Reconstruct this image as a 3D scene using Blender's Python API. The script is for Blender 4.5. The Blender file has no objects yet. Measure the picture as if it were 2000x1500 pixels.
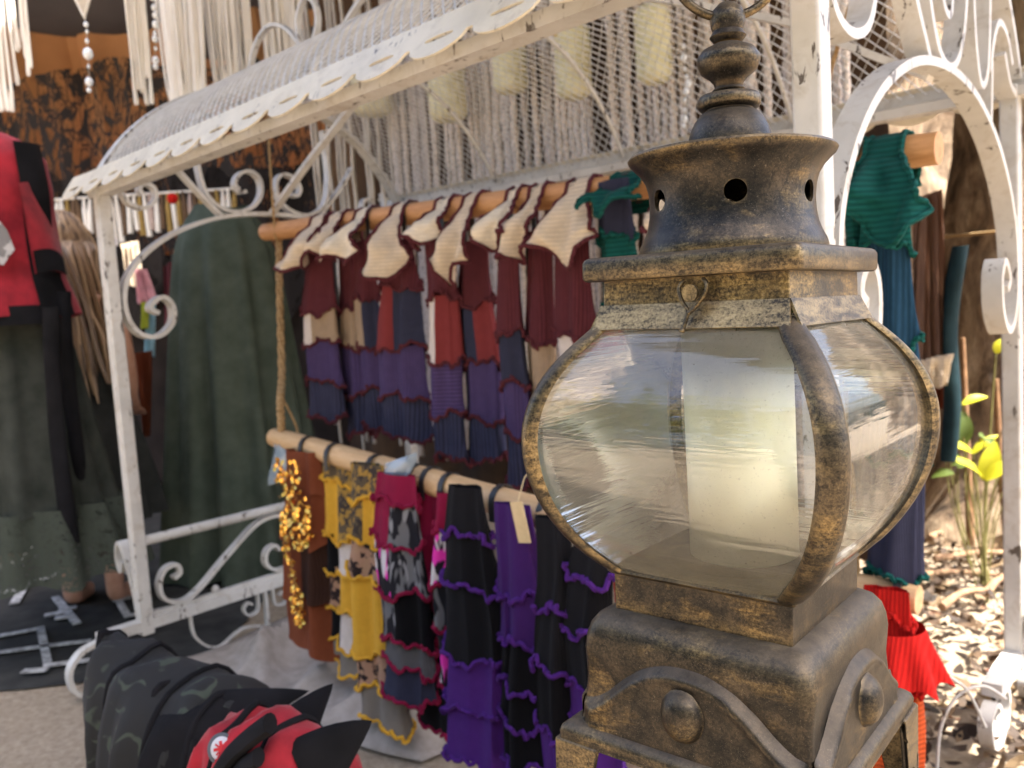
import bpy, bmesh, math, random
from mathutils import Vector, Matrix, Euler, noise
R = math.radians; PI = math.pi
sin, cos = math.sin, math.cos
random.seed(7)
S = bpy.context.scene
COL = S.collection

# ------------------------------------------------------------------ camera
F, EYE = 1650.0, 0.9                      # focal length in photo pixels (2000 wide), eye height in metres
PITCH, ROLL = R(5.112), R(3.512)
cam_d = bpy.data.cameras.new('camera'); cam = bpy.data.objects.new('camera', cam_d); COL.objects.link(cam)
CM = Matrix.Rotation(PI/2 - PITCH, 4, 'X') @ Matrix.Rotation(-ROLL, 4, 'Z')
cam.matrix_world = Matrix.Translation((0, 0, EYE)) @ CM
cam_d.sensor_width = 36.0; cam_d.lens = 36.0*F/2000.0
cam_d.clip_start = 0.02; cam_d.clip_end = 400
cam_d.dof.use_dof = True; cam_d.dof.focus_distance = 0.54; cam_d.dof.aperture_fstop = 36.0*F/2000.0/1000/0.0028
S.camera = cam

# ------------------------------------------------------------------ sky, sun, exposure
SUN_DIR = Vector((0.86*cos(R(64)), -0.51*cos(R(64)), sin(R(64)))).normalized()
w = bpy.data.worlds.new('World'); S.world = w; w.use_nodes = True
nt = w.node_tree; bg = nt.nodes['Background']; sky = nt.nodes.new('ShaderNodeTexSky')
sky.sky_type = 'NISHITA'; sky.sun_disc = False
sky.sun_elevation = R(64); sky.sun_rotation = math.atan2(SUN_DIR.x, SUN_DIR.y)
sky.air_density = 0.8; sky.dust_density = 5.0
nt.links.new(sky.outputs[0], bg.inputs[0]); bg.inputs[1].default_value = 0.15
sl = bpy.data.lights.new('sun', 'SUN'); sl.energy = 4.0; sl.angle = R(0.5); sl.color = (1, .95, .86)
so = bpy.data.objects.new('sun', sl); COL.objects.link(so)
so.rotation_euler = (-SUN_DIR).to_track_quat('-Z', 'Y').to_euler()
S.view_settings.view_transform = 'Standard'; S.view_settings.look = 'None'
S.view_settings.exposure = 2.4; S.view_settings.gamma = 1
S.cycles.max_bounces = 10; S.cycles.transparent_max_bounces = 24

# ------------------------------------------------------------------ photo pixels -> directions
CM3 = CM.to_3x3(); CL = Vector((0, 0, EYE))
def ray(x, y): return CM3 @ Vector(((x-1000)/F, -(y-750)/F, -1))
def at_y(x, y, Y): v = ray(x, y); return CL + v*(Y/v.y)
def at_z(x, y, z): v = ray(x, y); return CL + v*((z-EYE)/v.z)
ANG = R(-42); U = Vector((cos(ANG), sin(ANG), 0)); W = Vector((-U.y, U.x, 0)); FL = Vector((-.99, 2.14, 0))
def cart(s, t, z): return FL + U*s + W*t + Vector((0, 0, z))
def frontp(x, y, t):
    v = ray(x, y); k = (cart(0, t, 0)-CL).dot(W)/v.dot(W); q = CL+v*k-FL
    return q.dot(U), q.z

# ------------------------------------------------------------------ materials
MATS = {}
def nodes_of(name):
    m = bpy.data.materials.new(name); m.use_nodes = True
    n = m.node_tree.nodes; l = m.node_tree.links
    return m, n, l, n['Principled BSDF']
def ramp(n, l, fac, stops):
    r = n.new('ShaderNodeValToRGB'); e = r.color_ramp.elements
    while len(e) < len(stops): e.new(.5)
    for i, (p, c) in enumerate(stops): e[i].position = p; e[i].color = (*c, 1)
    l.new(fac, r.inputs[0]); return r.outputs[0]
def coords(n, l, scale=(1, 1, 1), kind='Object'):
    tc = n.new('ShaderNodeTexCoord'); mp = n.new('ShaderNodeMapping'); mp.inputs['Scale'].default_value = scale
    l.new(tc.outputs[kind], mp.inputs[0]); return mp.outputs[0]
def noise_n(n, l, co, scale, detail=4, rough=.6, dist=0):
    t = n.new('ShaderNodeTexNoise'); t.inputs['Scale'].default_value = scale; t.inputs['Detail'].default_value = detail
    t.inputs['Roughness'].default_value = rough; t.inputs['Distortion'].default_value = dist
    l.new(co, t.inputs['Vector']); return t.outputs['Fac']
def bump_n(n, l, b, h, strength, dist=.002, prev=None):
    bp = n.new('ShaderNodeBump'); bp.inputs['Strength'].default_value = strength; bp.inputs['Distance'].default_value = dist
    l.new(h, bp.inputs['Height'])
    if prev: l.new(prev, bp.inputs['Normal'])
    l.new(bp.outputs[0], b.inputs['Normal']); return bp.outputs[0]
def mixc(n, l, fac, a, b):
    m = n.new('ShaderNodeMix'); m.data_type = 'RGBA'
    for i, v in ((0, fac), (6, a), (7, b)):
        if hasattr(v, 'is_output'): l.new(v, m.inputs[i])
        elif i == 0: m.inputs[0].default_value = v
        else: m.inputs[i].default_value = (*v, 1)
    return m.outputs[2]
def plain(name, c1, c2=None, scale=30, rough=.7, metal=0, bump=.2, bdist=.002, stretch=(1, 1, 1), detail=5, transl=0, lo=.35, hi=.65):
    if name in MATS: return MATS[name]
    m, n, l, b = nodes_of(name)
    c2 = c2 or tuple(v*.7 for v in c1)
    co = coords(n, l, stretch); f = noise_n(n, l, co, scale, detail)
    l.new(ramp(n, l, f, [(lo, c2), (hi, c1)]), b.inputs['Base Color'])
    b.inputs['Roughness'].default_value = rough; b.inputs['Metallic'].default_value = metal
    if rough >= .7: b.inputs['Specular IOR Level'].default_value = .12
    if bump: bump_n(n, l, b, f, bump, bdist)
    if transl:
        tr = n.new('ShaderNodeBsdfTranslucent'); tr.inputs[0].default_value = (*c1, 1)
        mx = n.new('ShaderNodeMixShader'); mx.inputs[0].default_value = transl
        l.new(b.outputs[0], mx.inputs[1]); l.new(tr.outputs[0], mx.inputs[2])
        l.new(mx.outputs[0], n['Material Output'].inputs[0])
    MATS[name] = m; return m
def knit(name, c, rib='s', period=.0045, dark=.55, var=None):
    """knitted wool: ribs across s (vertical ribs) or rows across z"""
    if name in MATS: return MATS[name]
    m, n, l, b = nodes_of(name)
    co = coords(n, l)
    wv = n.new('ShaderNodeTexWave'); wv.wave_type = 'BANDS'; wv.bands_direction = 'X' if rib == 's' else 'Z'
    wv.inputs['Scale'].default_value = .314/period; wv.inputs['Distortion'].default_value = .6; wv.inputs['Detail'].default_value = 1
    l.new(co, wv.inputs['Vector'])
    f = noise_n(n, l, co, 60, 6, .7); f2 = noise_n(n, l, co, 900, 2, .6)
    base = ramp(n, l, f, [(.3, tuple(v*.72 for v in c)), (.7, var or c)])
    bc = mixc(n, l, wv.outputs['Fac'], tuple(v*dark for v in c), base)
    l.new(bc, b.inputs['Base Color']); b.inputs['Roughness'].default_value = .95
    b.inputs['Specular IOR Level'].default_value = .1; b.inputs['Sheen Weight'].default_value = .03; b.inputs['Sheen Roughness'].default_value = .4
    p = bump_n(n, l, b, f2, .25, .001)
    bump_n(n, l, b, wv.outputs['Fac'], .5, .0015, p)
    MATS[name] = m; return m

def antique(name, gold=.5, dust=.5):
    m, n, l, b = nodes_of(name)
    co = coords(n, l, (1, 1, 1)); st = coords(n, l, (1, 1, 5))
    big = noise_n(n, l, co, 17, 3, .5, .5); fine = noise_n(n, l, co, 480, 6, .75); brush = noise_n(n, l, st, 130, 6, .75, .8)
    def math_n(op, a, c):
        k = n.new('ShaderNodeMath'); k.operation = op; k.use_clamp = True
        for i, v in enumerate((a, c)):
            if hasattr(v, 'is_output'): l.new(v, k.inputs[i])
            else: k.inputs[i].default_value = v
        return k.outputs[0]
    geo = n.new('ShaderNodeNewGeometry')
    mid = noise_n(n, l, co, 48, 6, .62, .3)
    dark = ramp(n, l, math_n('ADD', math_n('MULTIPLY', fine, .45), math_n('MULTIPLY', mid, .55)), [(.40, (.010, .010, .0105)), (.51, (.028, .024, .020)), (.64, (.080, .061, .042))])
    gcol = ramp(n, l, fine, [(.30, (.26, .155, .055)), (.5, (.46, .30, .105)), (.72, (.66, .49, .24))])
    st2 = coords(n, l, (.55, .55, 2.2)); strk = noise_n(n, l, st2, 62, 10, .72, .6)
    # rubbed gilding: soft brushed patches, strongest where the hand or brush caught the metal
    g = ramp(n, l, math_n('ADD', math_n('MULTIPLY', big, .80), math_n('MULTIPLY', strk, .34)), [(.68-.19*gold, (0, 0, 0)), (1.0-.19*gold, (1, 1, 1))])
    g2 = ramp(n, l, math_n('ADD', math_n('MULTIPLY', fine, .48), math_n('MULTIPLY', strk, .57)), [(.45, (.05, .05, .05)), (.64, (1, 1, 1))])
    gf = math_n('MULTIPLY', g, g2)
    c = mixc(n, l, gf, dark, gcol)
    # pale scuffs, short scratches
    sc = noise_n(n, l, co, 420, 8, .85, 2.2); scf = ramp(n, l, sc, [(.585, (0, 0, 0)), (.64, (1, 1, 1))])
    c = mixc(n, l, math_n('MULTIPLY', scf, .4), c, (.46, .40, .31))
    # worn edges, grime in the seams
    ed = ramp(n, l, geo.outputs['Pointiness'], [(.52, (0, 0, 0)), (.62, (1, 1, 1))])
    c = mixc(n, l, math_n('MULTIPLY', math_n('MULTIPLY', ed, g2), .8), c, (.50, .37, .19))
    cav = ramp(n, l, geo.outputs['Pointiness'], [(.40, (1, 1, 1)), (.48, (0, 0, 0))])
    c = mixc(n, l, math_n('MULTIPLY', cav, .55), c, (.42, .25, .075))
    # dust settled on faces that look up
    sx = n.new('ShaderNodeSeparateXYZ'); l.new(geo.outputs['Normal'], sx.inputs[0])
    up = ramp(n, l, sx.outputs[2], [(.35, (0, 0, 0)), (1.0, (1, 1, 1))])
    df = math_n('MULTIPLY', math_n('MULTIPLY', up, ramp(n, l, noise_n(n, l, co, 90, 6, .7), [(.3, (.4, .4, .4)), (.6, (1, 1, 1))])), dust)
    c = mixc(n, l, df, c, (.17, .135, .098))
    l.new(c, b.inputs['Base Color'])
    mt = n.new('ShaderNodeMath'); mt.operation = 'MULTIPLY_ADD'; l.new(df, mt.inputs[0]); mt.inputs[1].default_value = -.75; mt.inputs[2].default_value = .75
    l.new(mt.outputs[0], b.inputs['Metallic'])
    rr = ramp(n, l, fine, [(.3, (.30, .30, .30)), (.7, (.46, .46, .46))])
    l.new(mixc(n, l, df, rr, (.9, .9, .9)), b.inputs['Roughness'])
    p = bump_n(n, l, b, fine, .20, .0006); bump_n(n, l, b, mid, .22, .0015, p)
    return m
BRASS = antique('antique_brass', .52, .6); BRASS_DARK = antique('antique_brass_dark', .34, .55); BRASS_GOLD = antique('antique_brass_gilded', 1.15, .35)

def white_paint(name, c=(.60, .58, .545), chips=.548):
    m, n, l, b = nodes_of(name)
    co = coords(n, l); co2 = coords(n, l, (1, 1, .35))
    f = noise_n(n, l, co, 9, 5); chip = noise_n(n, l, co2, 46, 7, .62, .6); fine = noise_n(n, l, co, 160, 4)
    base = ramp(n, l, f, [(.3, tuple(v*.80 for v in c)), (.6, c)])
    cf = ramp(n, l, chip, [(chips+.06, (0, 0, 0)), (chips+.085, (1, 1, 1))])
    gr = ramp(n, l, noise_n(n, l, co, 22, 7, .7, .8), [(.50, (0, 0, 0)), (.74, (.55, .55, .55))])
    base = mixc(n, l, gr, base, (.34, .27, .19))
    l.new(mixc(n, l, cf, base, (.10, .08, .065)), b.inputs['Base Color'])
    b.inputs['Roughness'].default_value = .42
    p = bump_n(n, l, b, fine, .12, .0008); bump_n(n, l, b, cf, -.4, .001, p)
    return m
PAINT = white_paint('chipped_white_paint'); CREAM_PAINT = white_paint('weathered_cream_paint', (.70, .635, .50), .575)
MESHW = plain('white_wire', (.62, .62, .61), (.48, .47, .45), 40, .5, 0, 0)

def glass_mat():
    m, n, l, b = nodes_of('dusty_glass')
    n.remove(b); out = n['Material Output']
    co = coords(n, l); st = coords(n, l, (.22, .22, 6))
    tr = n.new('ShaderNodeBsdfTransparent'); tr.inputs[0].default_value = (.97, .985, .975, 1)
    gl = n.new('ShaderNodeBsdfGlossy'); gl.inputs['Roughness'].default_value = .015
    rip = noise_n(n, l, st, 14, 4, .55, .1)
    bp = n.new('ShaderNodeBump'); bp.inputs['Strength'].default_value = .22; bp.inputs['Distance'].default_value = .005
    l.new(rip, bp.inputs['Height']); l.new(bp.outputs[0], gl.inputs['Normal'])
    lw = n.new('ShaderNodeFresnel'); lw.inputs['IOR'].default_value = 2.1; l.new(bp.outputs[0], lw.inputs['Normal'])
    m1 = n.new('ShaderNodeMixShader'); l.new(lw.outputs[0], m1.inputs[0]); l.new(tr.outputs[0], m1.inputs[1]); l.new(gl.outputs[0], m1.inputs[2])
    # film of dust: thicker on the shoulder (faces up) and towards the sill inside
    df = n.new('ShaderNodeBsdfDiffuse'); df.inputs[0].default_value = (.42, .395, .33, 1)
    tl = n.new('ShaderNodeBsdfTranslucent'); tl.inputs[0].default_value = (.42, .395, .33, 1)
    dd = n.new('ShaderNodeMixShader'); dd.inputs[0].default_value = .45; l.new(df.outputs[0], dd.inputs[1]); l.new(tl.outputs[0], dd.inputs[2])
    sx = n.new('ShaderNodeSeparateXYZ'); l.new(co, sx.inputs[0])
    mr = n.new('ShaderNodeMapRange'); l.new(sx.outputs[2], mr.inputs[0])
    mr.inputs[1].default_value = .335; mr.inputs[2].default_value = .245; mr.inputs[3].default_value = .015; mr.inputs[4].default_value = .40
    mr2 = n.new('ShaderNodeMapRange'); l.new(sx.outputs[2], mr2.inputs[0])
    mr2.inputs[1].default_value = .365; mr2.inputs[2].default_value = .42; mr2.inputs[3].default_value = 0; mr2.inputs[4].default_value = .36
    ad = n.new('ShaderNodeMath'); ad.operation = 'ADD'; l.new(mr.outputs[0], ad.inputs[0]); l.new(mr2.outputs[0], ad.inputs[1])
    nz = noise_n(n, l, co, 30, 8, .65); sp = ramp(n, l, noise_n(n, l, co, 520, 3, .6), [(.62, (0, 0, 0)), (.72, (.35, .35, .35))])
    mu = n.new('ShaderNodeMath'); mu.operation = 'MULTIPLY'; l.new(ad.outputs[0], mu.inputs[0])
    r2 = ramp(n, l, nz, [(.25, (.5, .5, .5)), (.7, (1.25, 1.25, 1.25))]); l.new(r2, mu.inputs[1])
    a2 = n.new('ShaderNodeMath'); a2.operation = 'ADD'; a2.use_clamp = True; l.new(mu.outputs[0], a2.inputs[0])
    m3 = n.new('ShaderNodeMath'); m3.operation = 'MULTIPLY'; l.new(sp, m3.inputs[0]); m3.inputs[1].default_value = .6; l.new(m3.outputs[0], a2.inputs[1])
    m2 = n.new('ShaderNodeMixShader'); l.new(a2.outputs[0], m2.inputs[0]); l.new(m1.outputs[0], m2.inputs[1]); l.new(dd.outputs[0], m2.inputs[2])
    l.new(m2.outputs[0], out.inputs[0]); return m
GLASS = glass_mat()

def wood(name, c1, c2, stretch=(1, 14, 14)):
    m, n, l, b = nodes_of(name)
    co = coords(n, l, stretch); f = noise_n(n, l, co, 5, 6, .6, .8); g = noise_n(n, l, co, 40, 4)
    l.new(mixc(n, l, .4, ramp(n, l, f, [(.35, c2), (.62, c1)]), ramp(n, l, g, [(.4, c2), (.6, c1)])), b.inputs['Base Color'])
    b.inputs['Roughness'].default_value = .55; bump_n(n, l, b, g, .15, .001); return m
PINE = wood('pine_wood', (.62, .33, .14), (.40, .175, .06)); BIRCH = wood('pale_wood', (.68, .46, .25), (.52, .31, .14)); PLANK = wood('old_plank', (.26, .18, .12), (.12, .08, .05))

def lace_mat(name, c, thr=.5, scale=22, stretch=(1, 1, .45)):
    m, n, l, b = nodes_of(name)
    co = coords(n, l, stretch); f = noise_n(n, l, co, scale*1.4, 9, .72, 1.4)
    v = n.new('ShaderNodeTexVoronoi'); v.inputs['Scale'].default_value = scale*2.2; v.feature = 'DISTANCE_TO_EDGE'; l.new(co, v.inputs['Vector'])
    a1 = ramp(n, l, f, [(thr-.02, (0, 0, 0)), (thr+.02, (1, 1, 1))]); a2 = ramp(n, l, v.outputs['Distance'], [(.03, (1, 1, 1)), (.06, (0, 0, 0))])
    mx = n.new('ShaderNodeMath'); mx.operation = 'MAXIMUM'; l.new(a1, mx.inputs[0]); l.new(a2, mx.inputs[1])
    l.new(mx.outputs[0], b.inputs['Alpha']); b.inputs['Base Color'].default_value = (*c, 1); b.inputs['Roughness'].default_value = .9; b.inputs['Specular IOR Level'].default_value = .1
    return m
def island(name, stops, rough=.75, transl=.25, scale=None):
    m, n, l, b = nodes_of(name)
    g = n.new('ShaderNodeNewGeometry'); c = ramp(n, l, g.outputs['Random Per Island'], stops)
    l.new(c, b.inputs['Base Color']); b.inputs['Roughness'].default_value = rough
    if transl:
        tr = n.new('ShaderNodeBsdfTranslucent'); l.new(c, tr.inputs[0]); mx = n.new('ShaderNodeMixShader'); mx.inputs[0].default_value = transl
        l.new(b.outputs[0], mx.inputs[1]); l.new(tr.outputs[0], mx.inputs[2]); l.new(mx.outputs[0], n['Material Output'].inputs[0])
    return m

# ------------------------------------------------------------------ mesh helpers
class MB:
    def __init__(s): s.v = []; s.f = []
    def add(s, vs, fs):
        o = len(s.v); s.v += [tuple(p) for p in vs]; s.f += [tuple(o+i for i in q) for q in fs]; return s
    def box(s, c, h, rot=None):
        vs = [Vector((x*h[0], y*h[1], z*h[2])) for x in (-1, 1) for y in (-1, 1) for z in (-1, 1)]
        if rot: vs = [rot @ p for p in vs]
        return s.add([p+Vector(c) for p in vs], [(0, 1, 3, 2), (4, 6, 7, 5), (0, 4, 5, 1), (2, 3, 7, 6), (0, 2, 6, 4), (1, 5, 7, 3)])
    def grid(s, rows, closed=False, caps=False, loop=False):
        n = len(rows[0]); vs = [p for r in rows for p in r]; fs = []; m = len(rows)
        for i in range(m if loop else m-1):
            i2 = (i+1) % m
            for j in range(n if closed else n-1):
                k = (j+1) % n; fs.append((i*n+j, i*n+k, i2*n+k, i2*n+j))
        if caps: fs += [tuple(range(n-1, -1, -1)), tuple((m-1)*n+j for j in range(n))]
        return s.add(vs, fs)
    def tube(s, path, r, n=8, caps=True, loop=False, flat=1.0):
        path = [Vector(p) for p in path]; rows = []; up = Vector((0, 0, 1)); m = len(path)
        T0 = None; N = None
        for i, p in enumerate(path):
            a = path[(i-1) % m] if (loop or i) else p; b = path[(i+1) % m] if (loop or i < m-1) else p
            T = (b-a).normalized()
            if N is None:
                N = T.cross(up) if abs(T.z) < .95 else T.cross(Vector((1, 0, 0)))
                N.normalize()
            else: N = (N - T*N.dot(T)); N.normalize()
            B = T.cross(N); rr = r[i] if isinstance(r, (list, tuple)) else r
            rows.append([p + N*(rr*cos(2*PI*k/n)) + B*(rr*flat*sin(2*PI*k/n)) for k in range(n)])
        return s.grid(rows, True, caps and not loop, loop)
    def bar(s, pts, wx, th, X=Vector((1, 0, 0)), closed=False):
        """flat bar swept along pts lying in a plane whose normal is X: width wx along X, thickness th in the plane"""
        rows = []; m = len(pts); pts = [Vector(p) for p in pts]
        for i, p in enumerate(pts):
            a = pts[i-1] if (i or closed) else p; b = pts[(i+1) % m] if (i < m-1 or closed) else p
            N = X.cross((b-a).normalized())
            rows.append([p + X*wx/2 + N*th/2, p - X*wx/2 + N*th/2, p - X*wx/2 - N*th/2, p + X*wx/2 - N*th/2])
        return s.grid(rows, True, not closed, closed)
    def lathe(s, prof, n=40, c=(0, 0)):
        rows = [[(c[0]+r*cos(2*PI*k/n), c[1]+r*sin(2*PI*k/n), z) for k in range(n)] for r, z in prof]
        return s.grid(rows, True, True)
    def build(s, name, mat, parent=None, smooth=35, loc=None, kind=None):
        me = bpy.data.meshes.new(name); me.from_pydata(s.v, [], s.f); me.update()
        bm = bmesh.new(); bm.from_mesh(me); bmesh.ops.recalc_face_normals(bm, faces=bm.faces); bm.to_mesh(me); bm.free()
        return link(name, me, mat, parent, smooth, loc, kind)
def link(name, me, mat, parent=None, smooth=35, loc=None, kind=None):
    if smooth:
        me.polygons.foreach_set('use_smooth', [True]*len(me.polygons)); me.set_sharp_from_angle(angle=R(smooth))
    if mat and not me.materials: me.materials.append(mat)
    o = bpy.data.objects.new(name, me); COL.objects.link(o); o.parent = parent
    if loc is not None: o.location = loc
    if kind: o['kind'] = kind
    return o
def tag(o, label, cat, group=None):
    o['label'] = label; o['category'] = cat
    if group: o['group'] = group
    return o
def thing(name, label, cat, loc, rz=0, group=None):
    o = bpy.data.objects.new(name, None); COL.objects.link(o); o.empty_display_size = .05
    o.location = loc; o.rotation_euler = (0, 0, rz); return tag(o, label, cat, group)
def struct(o): o['kind'] = 'structure'; return o
def crom(pts, k=6, closed=False):
    pts = [Vector(p) for p in pts]; n = len(pts); out = []
    for i in range(n if closed else n-1):
        g = (lambda j: pts[j % n]) if closed else (lambda j: pts[max(0, min(n-1, j))])
        p0, p1, p2, p3 = g(i-1), g(i), g(i+1), g(i+2)
        for q in range(k):
            t = q/k
            out.append(.5*((2*p1)+(p2-p0)*t+(2*p0-5*p1+4*p2-p3)*t*t+(3*p1-p0-3*p2+p3)*t**3))
    if not closed: out.append(pts[-1])
    return out
def lerp(a, b, t): return a+(b-a)*t
def interp(tab, x):
    if x <= tab[0][0]: return tab[0][1]
    for (x0, y0), (x1, y1) in zip(tab, tab[1:]):
        if x <= x1: return lerp(y0, y1, (x-x0)/(x1-x0))
    return tab[-1][1]
def bevel_mesh(o, w, seg=2):
    b = o.modifiers.new('bevel', 'BEVEL'); b.width = w; b.segments = seg; b.limit_method = 'ANGLE'; b.angle_limit = R(40); return o
def nz(x, y, z=0): return noise.noise(Vector((x, y, z)))

# ================================================================== SETTING
def ground_mat():
    m, n, l, b = nodes_of('sandy_ground')
    co = coords(n, l); f = noise_n(n, l, co, 2.2, 8, .65); g = noise_n(n, l, co, 55, 8, .75); k = noise_n(n, l, co, 320, 3, .7)
    c = mixc(n, l, .6, ramp(n, l, f, [(.35, (.30, .225, .15)), (.65, (.46, .36, .25))]), ramp(n, l, g, [(.35, (.19, .14, .095)), (.68, (.56, .46, .34))]))
    l.new(c, b.inputs['Base Color']); b.inputs['Roughness'].default_value = .95
    p = bump_n(n, l, b, g, .7, .02); bump_n(n, l, b, k, .4, .003, p); return m
gm = MB(); gm.grid([[(x, y, 0) for x in (-80, -3, -1, 0, 1, 3, 80)] for y in (-80, -2, 0, 1, 2, 4, 7, 80)])
struct(gm.build('ground', ground_mat(), smooth=0))

# dark mat with white meander lines under the clothes stand
rug = thing('floor_mat', 'dark grey floor mat with white meander lines beside the white frame', 'mat', (-2.2, 3.0, 0))
mb = MB()
edge = [at_z(x, y, 0) for x, y in ((-250, 1330), (60, 1313), (140, 1335))]
rows = []
for j in range(13):
    v = j/12; rows.append([(lerp(-2.2, 1.35, i/24), lerp(-.86, 1.6, v)+.05*sin(i*.55)*(1-v), .006+.004*nz(i*.5, j*.6)) for i in range(25)])
mb.grid(rows); mb.grid([[(x, y, z-.006) for x, y, z in r] for r in rows])
mb.build('mat_cloth', plain('mat_grey', (.050, .049, .046), (.028, .028, .027), 12, .9, 0, .3), rug)
LINE = plain('white_print', (.66, .65, .64), (.22, .215, .21), 38, .8, 0, 0)
def strip(pts, wd, z=.0165):
    q = [at_z(x, y, 0)-rug.location for x, y in pts]; b = MB()
    for a, c in zip(q, q[1:]):
        d = (c-a).normalized(); nn = Vector((-d.y, d.x, 0))*wd/2; a2 = a-d*wd/2*.98; c2 = c+d*wd/2*.98
        b.add([(p.x, p.y, z+dz) for dz in (0, -.003) for p in (a2+nn, c2+nn, c2-nn, a2-nn)], [(0, 1, 2, 3), (7, 6, 5, 4), (0, 4, 5, 1), (1, 5, 6, 2), (2, 6, 7, 3), (3, 7, 4, 0)])
        z += .0006
    b.build('printed_line', LINE, rug, smooth=0)
strip([(-60, 1262), (80, 1236), (95, 1310), (175, 1300)], .022)
strip([(-60, 1292), (85, 1272), (170, 1262)], .022)
strip([(110, 1175), (150, 1225)], .025); strip([(215, 1150), (250, 1212), (310, 1200)], .022); strip([(-40, 1170), (40, 1160)], .03); strip([(30, 1185), (50, 1150), (95, 1135), (110, 1128)], .03)
strip([(55, 1323), (85, 1321)], .025, .02)
for x, y in ((98, 1210), (118, 1216), (240, 1128), (252, 1155), (230, 1180), (125, 1200)): strip([(x, y), (x+16, y-3)], .03, .018)

# awning (grey cloth roof of the stall, extended for shade) carried on posts
AW_Z = 2.6
aw = thing('stall_awning', 'dark grey cloth awning over the stall with an added part shading the arbour', 'awning', (-1.5, 3, 0))
def awn_piece(x0, x1, y0, y1, nm, dz):
    top = [[(lerp(x0, x1, i/20)+1.5, lerp(y0, y1, j/20)-3, AW_Z+.10+dz+.05*sin(i*.8)*sin(j*.5)) for i in range(21)] for j in range(21)]
    mb = MB(); mb.grid(top); mb.grid([[(x, y, z+.004) for x, y, z in r] for r in top])
    mb.build(nm, plain('awning_grey', (.12, .112, .122), (.09, .084, .092), 2, .9, 0, .1, transl=.15), aw)
awn_piece(-.9, 1.95, -.25, 5.3, 'added_shade_cloth', 0); awn_piece(-5.0, -.85, 3.5, 5.3, 'roof_wing', -.07)  # first piece is added out of view to keep the sun off the arbour
for px, py in ((-4.9, 3.6), (1.93, -.2), (-4.9, 5.2), (1.9, 5.2), (-.85, -.2)):
    MB().tube([(px+1.5, py-3 if py > 1 else py-3, 0), (px+1.5, py-3, AW_Z+.15)], .025, 10).build('pole', plain('pole_metal', (.3, .3, .3), None, 20, .5, .6, 0), aw)
# orange cloth hung at the back of the stall
oc = MB()
rows = []
for j in range(16):
    v = j/15; z = lerp(2.75, .02, v)
    rows.append([(lerp(-4.8, .9, i/90), 5.1+.05*sin(i*.9)+.04*sin(i*.37+1)+.03*sin(i*1.7+v*2)-.35*max(0, .22-v)*2, z) for i in range(91)])
oc.grid(rows); oc.grid([[(x, y+.006, z) for x, y, z in r] for r in rows])
tag(oc.build('curtain', plain('orange_cloth', (.62, .36, .19), (.50, .28, .14), 3, .85, 0, .15, transl=.3)), 'orange brown cloth curtain hanging at the back of the stall', 'curtain')
fl_ = MB(); lo_e = crom([at_y(x, y, 4.98) for x, y in ((-900, -290), (-300, -110), (75, 0), (190, 48), (262, 72), (345, 98), (430, 118), (560, 150), (800, 190), (1100, 240))], 8)
fl_.grid([[Vector((p.x, p.y+.04*sin(i*.6), 2.72)) for i, p in enumerate(lo_e)], [Vector((p.x, p.y+.05*sin(i*.6), (2.72+p.z)/2)) for i, p in enumerate(lo_e)], [Vector((p.x, p.y+.05*sin(i*.6), p.z)) for i, p in enumerate(lo_e)]])
o = fl_.build('back_flap', MATS['awning_grey'], None, 70); o.parent = aw; o.location = -Vector(aw.location)
# black lace valances in front of it
def valance(name, label, x0, x1, y, z0, z1, thr, seed, scale=7):
    b = MB(); rows = []
    for j in range(20):
        v = j/19
        rows.append([(lerp(x0, x1, i/60), y+.04*sin(i*.7+seed)+.02*sin(i*1.9), lerp(z0, z1*(1+.10*sin(i*.8+seed)*(v > .9)), v)-.10*sin(PI*(i/60*3 % 1))) for i in range(61)])
    b.grid(rows); return tag(b.build(name, lace_mat(name+'_thread', (.040, .034, .032), thr, scale)), label, 'lace')
valance('lace_valance', 'ragged black lace hanging before the orange curtain', -4.2, -.9, 4.55, 2.34, 1.66, .50, 0, 9)
valance('lace_curtain', 'long black lace hanging below the ragged lace', -3.9, -.8, 4.75, 1.85, 1.05, .43, 2, 9)
# dark sheet standing in for the shade at the rear of the stall
bk = MB(); bk.grid([[(lerp(-4.2, .5, i/40), 4.85+.04*sin(i*.9)+.03*sin(i*2.3), z) for i in range(41)] for z in (1.32+0, 1.0, .6, .02)])
tag(bk.build('shade_drape', plain('interior_shade', (.035, .026, .022), (.02, .015, .013), 5, .95, 0, .2)), 'dark brown drape standing in for shade behind the hanging clothes', 'drape')

# ================================================================== THE WHITE IRON FRAME
fr = thing('iron_arbour', 'white wrought iron arbour with scrolls and curved mesh roof', 'arbour', FL, ANG)
L, D = 1.795, .95
def skew(s_): return -.085*max(0, s_)/1.57
EV = 1.262                                   # eave height
X1 = Vector((1, 0, 0))
def bevp(o): return bevel_mesh(o, .002, 2)
for s in (0, L):
    for t in (0, D):
        o = MB().box((s, t, (EV+.115)/2), (.0165, .0165, (EV-.115)/2)).build('post', PAINT, fr); bevel_mesh(o, .004, 2)
RISE, CH = .285, D+.02
RAD = ((CH/2)**2+RISE**2)/(2*RISE); ZC = EV+.015+RISE-RAD; TM = D/2; TH = math.asin(CH/2/RAD)
def vault(q, off=0): th = lerp(-TH, TH, q); return TM+(RAD+off)*sin(th), ZC+(RAD+off)*cos(th)
def spiral(c, r0, r1, a0, turns, n=26):
    out = []
    for i in range(n+1):
        k = i/n; r = lerp(r0, r1, k**.8); a = a0+turns*2*PI*k; out.append((c[0]+r*cos(a), c[1]+r*sin(a)))
    return out
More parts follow.
